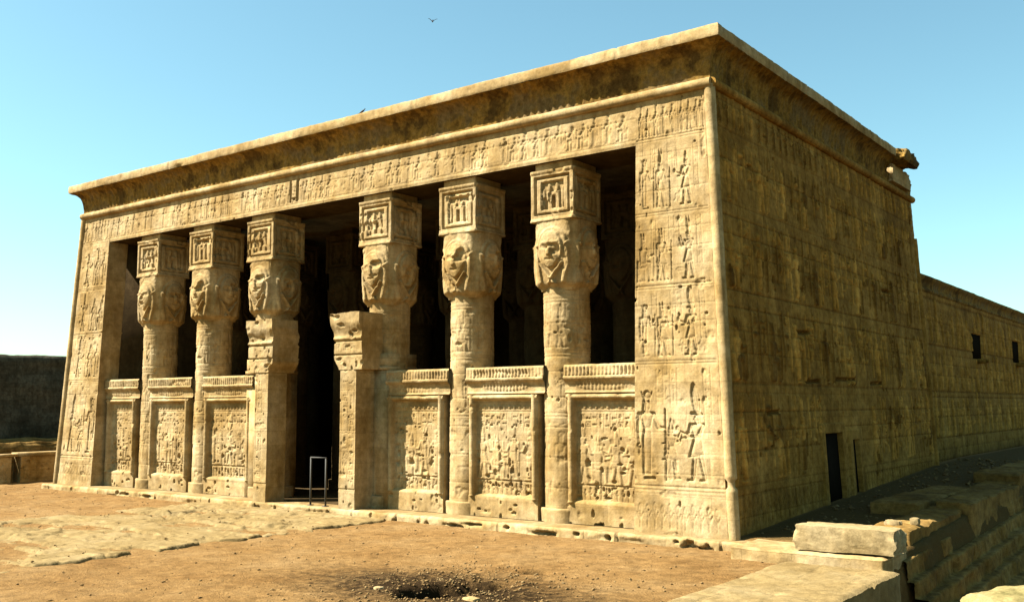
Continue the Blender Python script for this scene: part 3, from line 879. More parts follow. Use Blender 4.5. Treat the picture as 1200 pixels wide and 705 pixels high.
def head_h(u, v, hw, side=0):
    u = u / 1.1
    a = np.abs(u)
    H = .04 * sst(.88, .6, a) * sst(0, .3, v)
    # wig: one smooth mass over the brow, falling in two broad lappets
    wig = sd_ell(a, v, (0, 0, 1.60, .70, .84, 0)); H = np.maximum(H, rs(wig, .11, .12))
    lap = np.minimum(sd_cap(a, v, (0, .64, 1.7, .62, 1.0, .15, .18)), sd_cap(a, v, (0, .62, 1.0, .46, .30, .18, .15)))
    H = np.maximum(H, rs(lap, .13, .12))
    ear = sd_ell(a, v, (0, .60, 1.66, .17, .085, .5)); H = np.maximum(H, rs(ear, .19, .06))
    # broad face, wide at the brow, narrow at the chin
    fz = v - 1.50
    fw_ = .47 - .17 * np.clip(-fz / .7, 0, 1) ** 1.5
    fd = np.sqrt((u / fw_) ** 2 + (fz / .70) ** 2) - 1
    face = .17 + .12 * np.sqrt(np.clip(-fd * 1.5, 0, 1))
    H = np.where(fd < 0, face, H)
    H -= .032 * (1 - sst(0, .06, sd_ell(a, v, (0, .21, 1.60, .12, .05, -.05)))) * (fd < 0)
    H += .07 * (1 - sst(0, .07, sd_cap(u, v, (0, 0, 1.64, 0, 1.36, .025, .06)))) * (fd < 0)
    H -= .04 * (1 - sst(0, .03, sd_cap(a, v, (0, 0, 1.12, .14, 1.14, .018, .01)))) * (fd < 0)
    H += .018 * (1 - sst(0, .04, sd_cap(a, v, (0, .09, 1.76, .32, 1.75, .022, .018)))) * (fd < 0)
    # broad collar ends meeting in a V below the chin
    vee = sd_cap(a, v, (0, .44, 1.0, .03, .44, .055, .075)); H = np.maximum(H, rs(vee, .22, .04))
    tail = sd_poly(a, v, ('p', [(0, .5), (.06, .44), (.24, .16), (0, .24)])); H = np.maximum(H, rs(tail, .18, .04))
    o = 3.7 * side
    H += .02 * fbm(u * 3 + 2 + o, v * 3, 4, 121) + .008 * fbm(u * 14 + o, v * 14, 3, 122)
    hack = sst(.25, .5, fbm(u * 1.6 + 5 + o, v * 1.6 + o, 3, 123))
    H = H * (1 - .75 * hack) + (.05 + .03 * fbm(u * 9 + o, v * 9, 3, 124)) * hack
    return H * sst(1.0, .86, a * 1.1 / hw)
def head_w(v):
    return .945 * (1 - .17 * (1 - sst(0, .36, v)) ** 1.8)
def box_h(u, v, hw, side=0):
    o = 5.3 * side
    a = np.abs(u); h = np.zeros_like(u); zt = 1.92
    inn = np.minimum.reduce([.80 - a, v - .22, zt - .22 - v])
    h -= .12 * sst(.0, .03, inn) * (1 - sst(.085, .11, inn))
    h -= .03 * sst(.09, .12, inn)
    in2 = np.minimum.reduce([.52 - a, v - .42, zt - .42 - v])
    h -= .11 * sst(.0, .03, in2)
    # little shrine with uraei inside the frame
    sh = np.minimum.reduce([.30 - a, v - .42, 1.12 - v]); h += .07 * sst(0, .03, sh)
    dr = np.minimum.reduce([.085 - a, v - .48, .98 - v]); h -= .16 * sst(0, .03, dr)
    h += .07 * (1 - sst(0, .03, sd_ell(a, v, (0, .17, 1.25, .06, .13, 0)))) + .05 * (1 - sst(0, .03, sd_ell(a, v, (0, .42, .85, .05, .3, 0))))
    h += .045 * sst(.14, .05, v) + .05 * sst(zt - .16, zt - .05, v)
    h += .02 * fbm(u * 3 + o, v * 3, 4, 131) + .006 * fbm(u * 15, v * 15, 3, 132)
    h -= .07 * sst(.3, .5, fbm(u * 1.8 + 9 + o, v * 1.8, 3, 133))
    return h * sst(1.0, .97, a / hw)

def column(x, y, first=None, rot=0):
    if first is None:
        sh = shaft_mesh().build('column', STONE, temple, True); sh.location = (x, y, 0)
        cap = ring_block(8.45, 11.05, head_w, head_h, 80, .028, 4.6).build('capital', STONE, sh, True)
        bx = ring_block(11.06, 12.99, lambda v: np.full_like(v, .965), box_h, 72, .027, 60).build('sistrum_block', STONE, sh)
        ab = ring_block(12.995, ZL + .01, lambda v: np.full_like(v, .84), lambda u, v, hw, k: .01 * fbm(u * 3, v * 3, 3, 141), 30, .05, 60).build('abacus', STONE, sh)
        pr = np.array([(1.04, -.3), (1.05, .1), (1.05, .46), (1.03, .50), (.6, .505)])
        pf = resamp(pr, .03); th = np.linspace(0, 2 * pi, 80, endpoint=False)
        T, K = np.meshgrid(th, np.arange(len(pf)))
        r = pf[K, 0] + .035 * fbm(np.cos(T) * 2 + 3, np.sin(T) * 2 + pf[K, 1] * 2, 4, 142)
        mm = MB(); mm.grid(np.stack([r * np.cos(T), r * np.sin(T), pf[K, 1]], -1), closed=True)
        mm.build('base', STONE, sh, True)
        return sh
    c = first.copy(); COL.objects.link(c); c.parent = temple; c.location = (x, y, 0)
    for ch in first.children:
        d = ch.copy(); COL.objects.link(d); d.parent = c
    return c
col0 = column(CX[5], CY)
cols = [column(x, CY, col0) for x in CX[:5]]
# eroded faces differ a little: turn the shafts by quarter turns (parts stay square)
for k, c in enumerate(cols):
    c.rotation_euler.z = pi / 2 * [1, 3, 2, 2, 3][k]
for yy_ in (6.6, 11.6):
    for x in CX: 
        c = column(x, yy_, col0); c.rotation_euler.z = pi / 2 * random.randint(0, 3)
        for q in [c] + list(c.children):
            q.material_slots[0].link = 'OBJECT'; q.material_slots[0].material = STONE_INNER_SHADE

# --- screen walls between the columns
def screen(xa, xb, la, lb, seed):
    """xa..xb: span of the wall, la..lb: span of the projecting slab"""
    random.seed(seed)
    # wall body behind
    yS, yB = .76, 1.3
    w = lb - la; h = 4.62; rf = Relief(w, h, .028)
    pl, pr_, pb, pt = .30, w - .28, .80, 4.42
    inn = np.minimum.reduce([rf.X - pl, pr_ - rf.X, rf.Z - pb, pt - rf.Z])
    field = sst(0, .03, inn)
    sub = Relief(w, h, .028)
    n = max(3, int((pr_ - pl) / .56)); st = (pr_ - pl - .5) / (n - 1)
    for k in range(n):
        f = k >= n / 2
        kd = KINDS[(seed * 3 + k * 5) % len(KINDS)]
        if k == n - 1 or (n > 3 and k == 0): sub.stamp(stand(*kd), pl + .3 + st * k, 1.42, 1.72, f, .042, 'raised')
        elif k % 2: sub.stamp(seated(['disc', 'double', 'white'][k % 3]), pl + .3 + st * k, 1.42, 1.66, f, .042, 'raised')
        else: sub.stamp(stand(*kd), pl + .3 + st * k, 1.42, 1.72, f, .042, 'raised')
    text_cols(sub, pl + .1, pr_ - .1, 3.25, 3.9, .27, .06)
    x = pl + .15
    while x < pr_ - .1:
        sub.stamp([[E_(0, 0, .5, .5)]], x, 4.15, .13, False, .035, 'raised', box=(-.6, .6, -.6, .6), soft=.1); x += .24
    sub.line(pl, 3.98, pr_, 3.98, .025, .03); sub.line(pl, 1.38, pr_, 1.38, .025, .03)
    plants(sub, pl + .15, pr_ - .05, .88, .42, .22, .06)
    sub.erode(.45, 150 + seed, 1.0)
    sub.pits(40, .03, .09, .10, .85, 3.6); sub.pits(9, .08, .16, .12, 1.2, 2.4); sub.pits(int(w * 7), .04, .10, .10, .9, 1.35)
    rf.H += -.13 * field + sub.H * field
    # round frame on three sides
    for xx in (pl - .13, pr_ + .13):
        dd = np.abs(rf.X - xx); ok = (rf.Z > pb - .06)
        rf.H = np.where(ok & (dd < .12), np.maximum(rf.H, .13 * np.sqrt(np.clip(1 - (dd / .12) ** 2, 0, 1))), rf.H)
    dd = np.abs(rf.Z - (pt + .1)); rf.H = np.where(dd < .09, np.maximum(rf.H, .11 * np.sqrt(np.clip(1 - (dd / .09) ** 2, 0, 1))), rf.H)
    rf.H += .05 * sst(pb, pb - .06, rf.Z)
    rf.pits(8, .05, .12, .12, 0, .75); rf.ashlar(.7, 1.4, .012, .02, seed); rf.weather(.015, 160 + seed)
    k = np.minimum(rf.X, w - rf.X)
    P = np.stack([la + rf.X, yS - rf.H * 1.0 + 0 * k, rf.Z], -1)
    sw = solid_sheet(P, (0, .8, 0), 'screen_wall', STONE, temple)
    # side strips
    mm = MB()
    mm.box(xa, xb, yB, yB + .8, 0, 4.70)
    mm.build('backing', STONE, sw)
    # cavetto top with a frieze of cobras
    wc = xb - xa
    pf = resamp(np.array([(0.0, 4.63), (.05, 4.66), (.0, 4.72), (.0, 4.95), (.05, 5.06), (.16, 5.16), (.17, 5.24), (.10, 5.27), (.10, 5.60), (.08, 5.67), (-.5, 5.68)]), .03)
    xs = np.linspace(0, wc, int(wc / .03))
    Xc, K = np.meshgrid(xs, np.arange(len(pf)))
    o = pf[K, 0]; z = pf[K, 1]
    bead = np.abs(((Xc / .155) % 1) - .5)
    fr = (z > 5.28) & (z < 5.62)
    e = np.where(fr, .05 * sst(.42, .2, bead), 0)
    cav_z = (z > 4.75) & (z < 5.1)
    wing = np.hypot((Xc - wc / 2) / 1.0, (z - 4.94) / .16)
    e = e + np.where(cav_z, .04 * sst(1.25, 1.0, wing) * (.6 + .4 * np.sin(Xc * 40)), 0)
    wear = sst(.0, .5, fbm(Xc * .8 + seed * 7, z * 1.5, 4, 170 + seed))
    e = e * (1 - .8 * wear) - .07 * sst(.25, .7, fbm(Xc * 1.1 + seed, z * 2, 4, 180 + seed)) * sst(.3, .0, np.abs(z - 5.4)) + .015 * fbm(Xc * 6, z * 6, 3, 190)
    zz = z - .05 * sst(.3, .8, fbm(Xc * .9 + 3 * seed, Xc * 0, 4, 195)) * (z > 5.5)
    P = np.stack([xa + Xc, yS - .03 - o - e, zz], -1)
    mm = MB(); mm.grid(P)
    mm.box(xa + .02, xb - .02, yS + .1, 2.0, 4.72, 5.62)
    mm.build('screen_cornice', STONE, sw)
G = .74
screen(-EO, CX[0] - .45, -EO + .12, CX[0] - .80, 1)
screen(CX[0] + .45, CX[1] - .45, CX[0] + .5, CX[1] - .80, 2)
screen(CX[1] + .45, CX[2] - .3, CX[1] + .5, CX[2] - .55, 3)
screen(CX[3] + .75, CX[4] - .45, CX[3] + .75, CX[4] - .80, 4)
screen(CX[4] + .45, CX[5] - .45, CX[4] + .5, CX[5] - .80, 5)
screen(CX[5] + .45, EO, CX[5] + .5, EO - .02, 6)

# --- door jambs with their broken lintel stumps
def jamb(sg):
    random.seed(50 + sg)
    w, h = (.93 if sg > 0 else .86), 5.72; rf = Relief(w, h, .028)
    text_cols(rf, .12, w - .1, .9, 5.4, .36, .035); rf.line(.0, .8, w, .8, .03, .03)
    rf.erode(.25, 201, 1); rf.pits(10, .03, .09, .08); rf.ashlar(.8, 3, .02, .025, 3); rf.weather(.025, 202 + sg)
    x0 = 2.87 if sg > 0 else -2.64
    P = np.stack([x0 + rf.X, -.40 - rf.H, rf.Z], -1)
    j = solid_sheet(P, (0, 1.07, 0), 'door_jamb', STONE, temple)
    mm = MB(); a, b = sorted((sg * 3.05, sg * 4.62)); mm.box(a, b, .68, 2.4, 0, 5.72); mm.box(a - .02, b + .02, .60, 2.42, 5.725, 5.86); mm.box(a, b, .67, 2.4, 5.865, 6.4); mm.build('backing', STONE, j)
    # stump: two courses, flaring upwards at the door side
    ws, hs = 1.62, 2.35
    rf = Relief(ws, hs, .03)
    rf.H += .16 * sst(1.45, 2.0, rf.Z) + .06 * sst(1.2, 1.3, rf.Z) * sst(1.42, 1.3, rf.Z)
    rf.line(0, .62, ws, .62, .04, .06); rf.line(0, 1.18, ws, 1.2, .035, .04)
    text_cols(rf, .1, ws - .1, .68, 1.15, .4, .03, False)
    rf.pits(16, .05, .16, .12); rf.weather(.05, 205 + sg, .015)
    inner = .28 * sst(.0, .5, rf.Z) + .10 * sst(1.4, 2.1, rf.Z) + .07 * fbm(rf.Z * 1.7, rf.Z * 0, 4, 207 + sg)
    U = rf.X / ws
    xi = (2.80 if sg > 0 else 1.72) - inner; xo = 4.15 if sg > 0 else 3.12
    X = xi + (xo - xi) * U
    Zt = 5.72 + rf.Z + .07 * fbm(X * 1.8, X * 0, 3, 209 + sg) * sst(1.9, 2.3, rf.Z)
    P = np.stack([X * sg, -.44 - rf.H, Zt], -1)
    if sg < 0: P = P[:, ::-1]
    solid_sheet(P, (0, 1.5, 0), 'broken_lintel', STONE, j)
jamb(1); jamb(-1)

# --- foundation course in front
def foundation():
    pf = resamp(np.array([(-.56, -.9), (-.53, -.28), (-.52, -.06), (-.47, -.01), (-.4, .0), (.95, .003)]), .05)
    xs = np.arange(-20.7, 20.75, .035)
    X, K = np.meshgrid(xs, np.arange(len(pf)))
    y = pf[K, 0]; z = pf[K, 1]
    e = .05 * fbm(X * .8, z * 2, 4, 211) + .02 * fbm(X * 5, z * 5, 3, 212)
    blk = np.floor(X / 1.25); lv = _lat[(blk.astype(int) * 17) % 257, 5] - .5
    e += .09 * lv
    fx = X / 1.25 - blk
    e -= .05 * sst(.485, .5, np.abs(fx - .5))
    e -= .07 * sst(.25, .6, fbm(X * .55, z * 1.5 + 4, 3, 216)) * sst(-.05, -.2, z)
    rr = random.Random(4)
    for k in range(30):
        hx = rr.uniform(-20, 20.3) if k > 14 else -2 + k * 1.55 + rr.uniform(-.7, .7)
        hr = rr.choice([.05, .07, .1, .25, .4]); hz = rr.uniform(-.3, -.12); wz = rr.uniform(.04, .10)
        q = ((X - hx) / hr + .5 * fbm(z * 9, X * 3, 2, 214)) ** 2 + ((z - hz) / wz) ** 2 + 1.1 * fbm(X * 7, z * 9, 3, 215 + k % 5)
        e -= .34 * np.exp(-np.clip(q, 0, 50) ** 1.6) * (y < -.45)
    front = (y < -.3)
    Y = y - e * front
    Z = z + np.where(front, .25 * e, 0) * (z > -.1) + .01 * fbm(X * 3, y * 3, 3, 213)
    mm = MB(); mm.grid(np.stack([X, Y, Z], -1))
    # right return
    P = np.stack([X, Y, Z], -1)
    mm.box(20.3, 20.72, -.42, 24.0, -.8, -.004)
    mm.build('foundation', STONE, temple)
foundation()

# --- lower rear hall, set back from the front hall
def rear_hall():
    X0, Y0, Y1, ZH = 17.2, DEPTH + .02, 115.0, 12.0
    L = Y1 - Y0; rf = Relief(L, ZH, .075)
    random.seed(77)
    for zz in (2.0, 5.0, 8.0, 11): rf.line(0, zz, L, zz, .07, .05)
    for z0 in (2.1, 5.1, 8.1): procession(rf, 1, L - 1, z0, 2.2, 1.5, .10, None, .2, 'raised')
    rel_tone = np.clip(rf.H / .07, -1, 1) * .7; H0 = rf.H.copy()
    rf.ashlar(.7, 1.8, .04, .05, 31); rf.pits(60, .08, .2, .12); rel_tone += .8 * np.clip((rf.H - H0) / .05, -1, 0); rf.weather(.04, 221)
    wins = [(y - Y0, z) for y, z in WIN]
    for (u, z) in wins:
        mm_ = (np.abs(rf.X - u) < 1.75) & (rf.Z > z - .95) & (rf.Z < z + .95)
        rf.H[mm_] = -.25
    P = np.stack([X0 - .03 * rf.Z + rf.H, Y0 + rf.X, rf.Z], -1)
    hall = solid_sheet(P, (-3, 0, 0), 'rear_hall', STONE_SIDE_SHADE, temple); set_relief_shade(hall, rel_tone)
    pf = resamp(np.array([(.0, ZH - .02), (.12, ZH + .04), (.12, ZH + .2), (.03, ZH + .28), (.08, ZH + .6), (.3, ZH + .85), (.32, ZH + 1.0), (-2, ZH + 1.0)]), .1)
    ys = np.arange(Y0, Y1, .2); A, K = np.meshgrid(ys, np.arange(len(pf)))
    mm = MB(); mm.grid(np.stack([X0 - .36 + pf[K, 0] + .03 * fbm(A, pf[K, 1], 3, 222), A, pf[K, 1] - .6 + .05 * fbm(A * .4, A * 0, 3, 223)], -1))
    mm.build('cornice', STONE_COR, hall)
    for (y, z) in WIN:
        mm = MB(); mm.box(X0 - .55, X0 + .35, y - .28, y + .28, z - 1.3, z - .95); mm.box(X0 + .35, X0 + .55, y - .2, y + .2, z - 1.24, z - 1.0)
        mm.build('water_spout', STONE_SIDE_SHADE, hall)
        mm = MB(); mm.box(X0 - 1.1, X0 - .03 * z - .12, y - 1.8, y + 1.8, z - 1, z + 1); mm.build('window_shade_fill', OPENING_SHADE, hall)  # dark box painting the shaded interior behind the opening
    mm = MB(); mm.box(-16.8, 15, DEPTH + .05, 115, -.5, 11.4); mm.build('hall_core', STONE, hall)
WIN = [(51.5, 8.5), (66.8, 8.7)]
rear_hall()

# ------------------------------------------------------------------ other things
# mud-brick enclosure wall, far left
def enclosure():
    y = np.arange(-12, 130, .5); pf = resamp(np.array([(0, -1), (-.3, 3), (-.7, 7), (-1.0, 9.2), (-1.5, 9.75), (-4.5, 9.9), (-7.5, 9.4), (-8.5, -1)]), .35)
    Y, K = np.meshgrid(y, np.arange(len(pf)))
    o = pf[K, 0]; z = pf[K, 1]
    e = .35 * fbm(Y * .13, z * .5, 4, 231) + .12 * fbm(Y * .9, z * 1.6, 3, 232)
    Z = z + (.35 * fbm(Y * .16, Y * 0, 4, 233) + .12 * fbm(Y * .8, o, 3, 234)) * sst(7, 9.5, z)
    mm = MB(); mm.grid(np.stack([-70 + o + e, Y, Z], -1))
    o = mm.build('enclosure_wall', MUD)
    tag(o, 'dark mud-brick enclosure wall far behind the left corner of the temple', 'wall')
enclosure()
m = MB()
r = rock('rubble_heap', (-66.5, 21, -.2), (5, 26, 2.2), STONE_DARK, None, 17, 5, .3, .3)
tag(r, 'low heap of pale rubble at the foot of the dark enclosure wall', 'rubble')

# low ruined wall against the temple's left corner
rw = empty('ruined_wall', (-26, 1.5, 0))
tag(rw, 'low ruined sandstone wall with flat capping beside the left corner of the temple', 'wall')
def slabwall(name, x, y0, y1, z0, z1, thick, seed, face='x'):
    L = y1 - y0; rf = Relief(L, z1 - z0, .04)
    random.seed(seed); rf.ashlar(.5, .9, .03, .035, seed); rf.pits(6, .05, .12, .08); rf.weather(.03, 240 + seed % 10)
    P = np.stack([x - rw.location.x + rf.H, y0 + rf.X - rw.location.y, z0 + rf.Z], -1)
    return solid_sheet(P, (-thick, 0, 0), name, STONE, rw)
slabwall('panel', -26.0, 1.5, 6.5, -.6, 1.28, .7, 3)
slabwall('jamb', -25.92, .92, 1.47, -.6, 1.28, .9, 4)
slabwall('pillar', -26.0, -1.1, .40, -.6, 1.25, .9, 5)
m = MB(); m.box(-.75, .12, -.75, 5.2, 1.285, 1.5); m.box(-.75, .1, -2.7, -.77, 1.27, 1.42); m.build('capping', STONE, rw)
slabwall('back_panel', -26.75, .40, .92, -.6, 1.25, .3, 6)

# pale block on the terrace corner
blk = rock('stone_block', (24.15, -.95, .46), (2.75, 1.15, .68), STONE_PALE, None, 7, 5, .10, .9, radians(1))
tag(blk, 'pale carved stone block lying on the ledge at the right corner of the temple', 'stone block')

# ledge under the block
def ledge(name, x0, x1, y0, y1, z0, z1, mat, seed, label, cat, amp=.04, res=.08, kind=None, rot=0):
    xs = np.linspace(x0, x1, int((x1 - x0) / res) + 2); ys = np.linspace(y0, y1, int((y1 - y0) / res) + 2)
    X, Y = np.meshgrid(xs, ys)
    e = amp * fbm(X * 1.3, Y * 1.3, 4, seed) + amp * .4 * fbm(X * 5, Y * 5, 3, seed + 1)
    k = np.minimum.reduce([X - x0, x1 - X, Y - y0, y1 - Y])
    jx = np.abs(((X + .13 * np.floor(Y / 1.1)) / 1.3) % 1 - .5); jy = np.abs((Y / 1.1) % 1 - .5)
    Z = z1 + e - .05 * (1 - sst(0, .12, k)) - .03 * np.maximum(sst(.47, .5, jx), sst(.465, .5, jy))
    rr = random.Random(seed)
    if amp > .03:
        for _ in range(int((x1 - x0) * (y1 - y0) * .7)):
            px, py, pr = rr.uniform(x0, x1), rr.uniform(y0, y1), rr.uniform(.06, .17)
            Z -= .1 * np.exp(-(((X - px) * 1.0) ** 2 + ((Y - py) * 1.6) ** 2) / pr ** 2)
    wob = .06 * fbm(X * 1.7, Y * 1.7, 3, seed + 5) * (1 - sst(0, .2, k))
    P = np.stack([X + wob, Y + wob * .7, Z], -1)
    cx, cy = (x0 + x1) / 2, (y0 + y1) / 2
    P = P - np.array([cx, cy, 0])
    m = MB(); m.grid(P)
    # rough skirt
    ring = np.concatenate([P[0, :], P[1:, -1], P[-1, -2::-1], P[-2:0:-1, 0]])
    nl = max(3, int((z1 - z0) / .08)); S_ = []
    for q in range(nl + 1):
        t = q / nl; rg = ring.copy(); zz_ = ring[:, 2] * (1 - t) + z0 * t
        s1 = np.cumsum(np.concatenate([[0], np.hypot(*np.diff(ring[:, :2], axis=0).T)]))
        d = .07 * fbm(s1 * 1.6, np.full_like(s1, zz_.mean()) * 2.5, 4, seed + 7) * min(1, q)
        ctr = ring[:, :2] / (np.linalg.norm(ring[:, :2], axis=1)[:, None] + 1e-6)
        rg[:, :2] += ctr * d[:, None]; rg[:, 2] = zz_; S_.append(rg)
    m.grid(np.array(S_), closed=True, flip=True)
    o = m.build(name, mat); o.location = (cx, cy, 0); o.rotation_euler.z = rot
    if kind: tag(o, kind=kind)
    else: tag(o, label, cat)
    return o
ledge('stone_ledge', 20.85, 25.3, -1.75, .25, -2.9, .08, STONE, 251, 'long stone ledge with a reddish edge running under the pale block to the temple corner', 'ledge', .025)
ledge('stone_platform', 22.55, 25.75, -19.5, -1.95, -2.9, -.18, PATHM, 261, 'pale paved stone platform with pitted top in the right foreground', 'platform', .035, .06)

# courses of the ruined retaining wall along the side terrace
for k, (x0, x1, y0, y1, zt, lab) in enumerate((
        (23.9, 25.2, 1.2, 7.4, .55, 'long worn stone course on the shaded terrace just behind the pale block'),
        (22.3, 24.0, 7.0, 15.5, .78, 'flat shaded stone course in front of the dark side doorway'),
        (24.2, 25.4, 8.0, 17.0, .80, 'broken stone course along the edge of the shaded bank, middle stretch'),
        (23.5, 25.3, 17.6, 30.0, 1.25, 'farthest stone course of the shaded bank near the rear hall'))):
    ledge('stone_course', x0, x1, y0, y1, -1.6, zt, STONE_DARK, 270 + 3 * k, lab, 'stone course', .085, .08)['group'] = 'stone courses along the side terrace'

BOULDER = stone_mat('lichened_boulder', [(.10, .085, .03), (.19, .15, .06), (.25, .20, .10)], blocks=0, streak=0, scale=2.5)
# stepped retaining wall below the side terrace
def retaining():
    ys = np.arange(-.15, 48, .07)
    pts = [(-1.2, 0), (0, 0)]
    for k in range(6): pts += [(.30 * k + .02, -.02 - .5 * k), (.30 * k + .05, -.5 * (k + 1)), (.30 * (k + 1), -.5 * (k + 1) + .0)]
    pf = resamp(np.array(pts), .07)
    Y, K = np.meshgrid(ys, np.arange(len(pf)))
    o = pf[K, 0]; z = pf[K, 1]
    row = np.floor(-z / .5 + .02)
    bl = np.floor((Y + row * .63) / (1.15)); fb = (Y + row * .63) / 1.15 - bl
    lv = _lat[(bl.astype(int) * 7 + row.astype(int) * 31) % 257, (row.astype(int) * 5 + 3) % 257] - .5
    e = .16 * lv - .07 * sst(.45, .5, np.abs(fb - .5)) + .07 * fbm(Y * 1.3, z * 2, 4, 301) + .03 * fbm(Y * 5, z * 5, 3, 302)
    top = .30 + .032 * Y
    miss = sst(.1, .25, fbm(Y * .35, row * .9, 2, 303)) * (row < 2)
    Z = top + z + .5 * e - .45 * miss * (z > -.9) + .03 * fbm(Y * 4, o * 4, 3, 304)
    X = 25.05 + o + e - .25 * miss
    mm = MB(); mm.grid(np.stack([X, Y, Z], -1), flip=True)
    w = mm.build('retaining_wall', STONE_DARK)
    tag(w, 'dark stepped retaining wall of coursed blocks running back beside the shaded side of the temple', 'wall')
retaining()

# stones
def stone(loc, size, mat, seed, label, cat='stone', grp=None, boxy=.45, rot=0.):
    o = rock('stone' if cat == 'stone' else cat, loc, size, mat, None, seed, 4, .17, boxy, rot)
    tag(o, label, cat, grp); return o
stone((29.2, -4.2, -.72), (2.8, 1.7, 1.5), BOULDER, 11, 'rough yellowish boulder catching the sun in the bottom right corner', 'boulder', None, .35, .5)
stone((24.5, 2.0, .6), (.5, .3, .22), STONE_PALE, 12, 'small pale stone on the shaded course behind the block, left one of two', 'stone', 'loose stones')
stone((25.0, 2.5, .64), (.26, .3, .24), STONE_PALE, 14, 'small pale stone on the shaded course behind the block, right one of two', 'stone', 'loose stones')
stone((18.75, -11.2, -.3), (.42, .3, .24), STONE, 15, 'larger tan stone at the near edge of the dug pit', 'stone', 'loose stones')
stone((15.9, -11.3, -.3), (.22, .2, .16), STONE, 16, 'small tan stone on the left rim of the dug pit', 'stone', 'loose stones')
rr = random.Random(12)
for k in range(44):
    y = rr.uniform(3.5, 30); x = rr.uniform(26.9, 29)
    stone((x, y, float(ground_z(np.array(x), np.array(y))) + .1), (rr.uniform(.3, .9), rr.uniform(.35, 1.0), rr.uniform(.25, .55)), STONE_DARK, 20 + k, 'dark fallen stone lying on the shaded bank right of the terrace', 'stone', 'fallen stones on the shaded bank', .75, rr.uniform(0, 3))

# pebbles on the sand: nobody could count them
def pebbles():
    mm = MB(); rr = np.random.default_rng(5)
    base = np.array([(1, 0, 0), (-1, 0, 0), (0, 1, 0), (0, -1, 0), (0, 0, 1), (0, 0, -1), (.6, .6, .5), (-.6, .6, .5), (.6, -.6, .5), (-.6, -.6, .5)], float)
    F = np.array([(0, 6, 8), (0, 2, 6), (2, 7, 6), (2, 1, 7), (1, 9, 7), (1, 3, 9), (3, 8, 9), (3, 0, 8), (4, 6, 7), (4, 7, 9), (4, 9, 8), (4, 8, 6), (5, 2, 0), (5, 1, 2), (5, 3, 1), (5, 0, 3)])
    def put(x, y, s):
        z = float(ground_z(np.array(x), np.array(y))) if not (-6 < x < 5.5 and y < -.5) else -.19
        v = base * (s * rr.uniform(.6, 1.3, 3)) * (1 + .25 * rr.normal(size=(10, 1)))
        a = rr.uniform(0, 6.3); c, s_ = cos(a), sin(a)
        v = np.stack([v[:, 0] * c - v[:, 1] * s_, v[:, 0] * s_ + v[:, 1] * c, v[:, 2] * .7], 1) + (x, y, z + s * .25)
        mm.add(v, F)
    for _ in range(3800):
        x = rr.uniform(-22, 24); y = rr.uniform(-21, -.8)
        if -6.5 < x < 5.8 and rr.random() < .5: continue
        put(x, y, .01 + .04 * rr.random() ** 5)
    for _ in range(2600):
        a = rr.uniform(0, 6.3); q = abs(rr.normal()) * 2.1
        put(17.4 + q * cos(a), -10.2 + q * sin(a) * 1.2,   .012 + .038 * rr.random() ** 3)
    for _ in range(900):
        x = rr.uniform(20.6, 25.1); y = rr.uniform(.8, 30) 
        put(x, y, .02 + .10 * rr.random() ** 3)
    o = mm.build('pebbles', SANDP); tag(o, 'scattered pebbles and clods on the sand', 'pebbles', None, 'stuff')
SANDP = stone_mat('pebble_stone', [(.11, .065, .025), (.16, .10, .04), (.20, .14, .065)], blocks=0, streak=0, scale=4)
pebbles()

# metal frame gate in the doorway
METAL = plain_mat('grey_painted_metal', (.06, .056, .045), .7, .0, .1)
dg = empty('walk_through_gate', (1.35, -.15, 0))
tag(dg, 'slim grey metal walk-through frame standing in the temple doorway', 'gate')
for sg in (-1, 1):
    m = MB(); a, b = sorted((sg * .445, sg * .49)); m.box(a, b, -.035, .035, .03, 2.0); pst = m.build('post', METAL, dg)
    m = MB(); a, b = sorted((sg * .36, sg * .55)); m.box(a, b, -.12, .12, .0, .028); m.build('foot_plate', METAL, pst)
m = MB(); m.box(-.49, .49, -.035, .035, 2.003, 2.05); m.build('top_bar', METAL, dg)

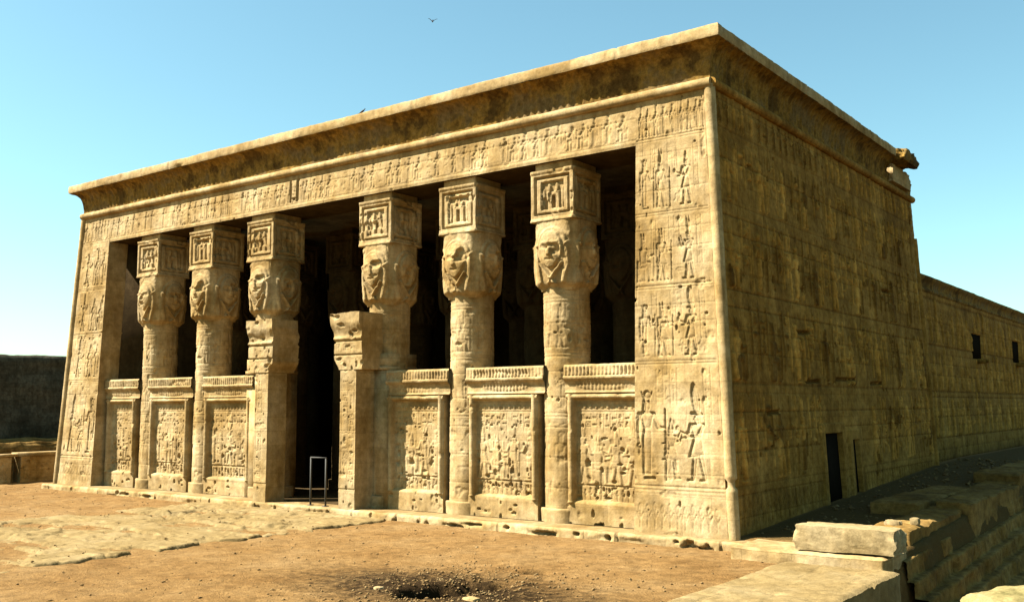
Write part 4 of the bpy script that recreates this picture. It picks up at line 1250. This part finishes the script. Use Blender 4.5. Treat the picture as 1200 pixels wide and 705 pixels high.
# birds
BIRD = plain_mat('bird_feathers', (.05, .045, .045), .8)
def bird(loc, rot, flying, label):
    o = empty('bird', loc); o.rotation_euler.z = rot; tag(o, label, 'bird')
    m = MB()
    t = np.linspace(-1, 1, 15)
    r = .055 * np.sqrt(np.clip(1 - t ** 2, 0, 1)) * np.where(t > .55, .75, 1) + .002
    x = t * .16
    tilt = .10 if not flying else 0
    pts = np.stack([x, 0 * x, x * (.75 if not flying else .05) + tilt + .05], 1)
    m.tube(pts, r, 10)
    hx, hz = (.15, .30) if not flying else (.17, .065)
    a = np.linspace(0, pi, 9); hp = np.stack([hx + .03 * -np.cos(a), 0 * a, hz + 0 * a], 1); m.tube(hp, .032 * np.sin(a) + .001, 10)
    m.tube(np.array([(hx + .02, 0, hz), (hx + .065, 0, hz - .008)]), np.array([.012, .002]), 6)
    if not flying:
        for s_ in (-.02, .02): m.tube(np.array([(.0, s_, .12), (.01, s_, .0)]), .007, 6)
    m.add([(-.12, -.02, .05 if flying else .05), (-.12, .02, .05), (-.27, .06, .05 if flying else -.02), (-.27, -.06, .05 if flying else -.02), (-.12, -.02, .065), (-.12, .02, .065), (-.27, .06, .06 if flying else -.01), (-.27, -.06, .06 if flying else -.01)],
          np.array([(0, 1, 2, 3), (7, 6, 5, 4), (0, 4, 5, 1), (1, 5, 6, 2), (2, 6, 7, 3), (3, 7, 4, 0)]))
    m.build('body', BIRD, o, True)
    for s_ in (-1, 1):
        m = MB()
        if flying:
            u = np.linspace(0, 1, 8); ch = .13 * (1 - .75 * u ** 1.5)
            yy = s_ * (.03 + .33 * u); zz_ = .06 + .18 * np.sin(u * 1.9); xx = .04 - .10 * u ** 2
            up = np.stack([np.stack([xx + ch * .4, yy, zz_], 1), np.stack([xx - ch * .1, yy, zz_ + .012], 1), np.stack([xx - ch * .6, yy, zz_], 1)], 0)
            lo = up.copy(); lo[..., 2] -= .008
            m.grid(up); m.grid(lo, flip=True)
            m.grid(np.stack([up[0], lo[0]])); m.grid(np.stack([lo[2], up[2]]))
            m.grid(np.stack([up[:, -1], lo[:, -1]]))
        else:
            t2 = np.linspace(-1, 1, 9); xx = t2 * .13 - .02
            m.tube(np.stack([xx, 0 * xx + s_ * .045, xx * .8 + .155], 1), .03 * np.sqrt(np.clip(1 - t2 ** 2, 0, 1)) + .001, 8)
        m.build('wing', BIRD, o, True)
    return o
def ray(px, py, d):
    v = fw * 1157 + r2 * (px - 600) - u2 * (py - 352.5); v.normalize()
    return Vector(CAM) + v * d
bird(tuple(ray(507, 26, 78)), 2.4, True, 'small dark bird flying in the blue sky above the roof')
pb_ = bird((3.35, YT - .4, 16.78), .6, False, 'small dark bird perched on the edge of the temple cornice'); pb_.scale = (.75, .75, .75)
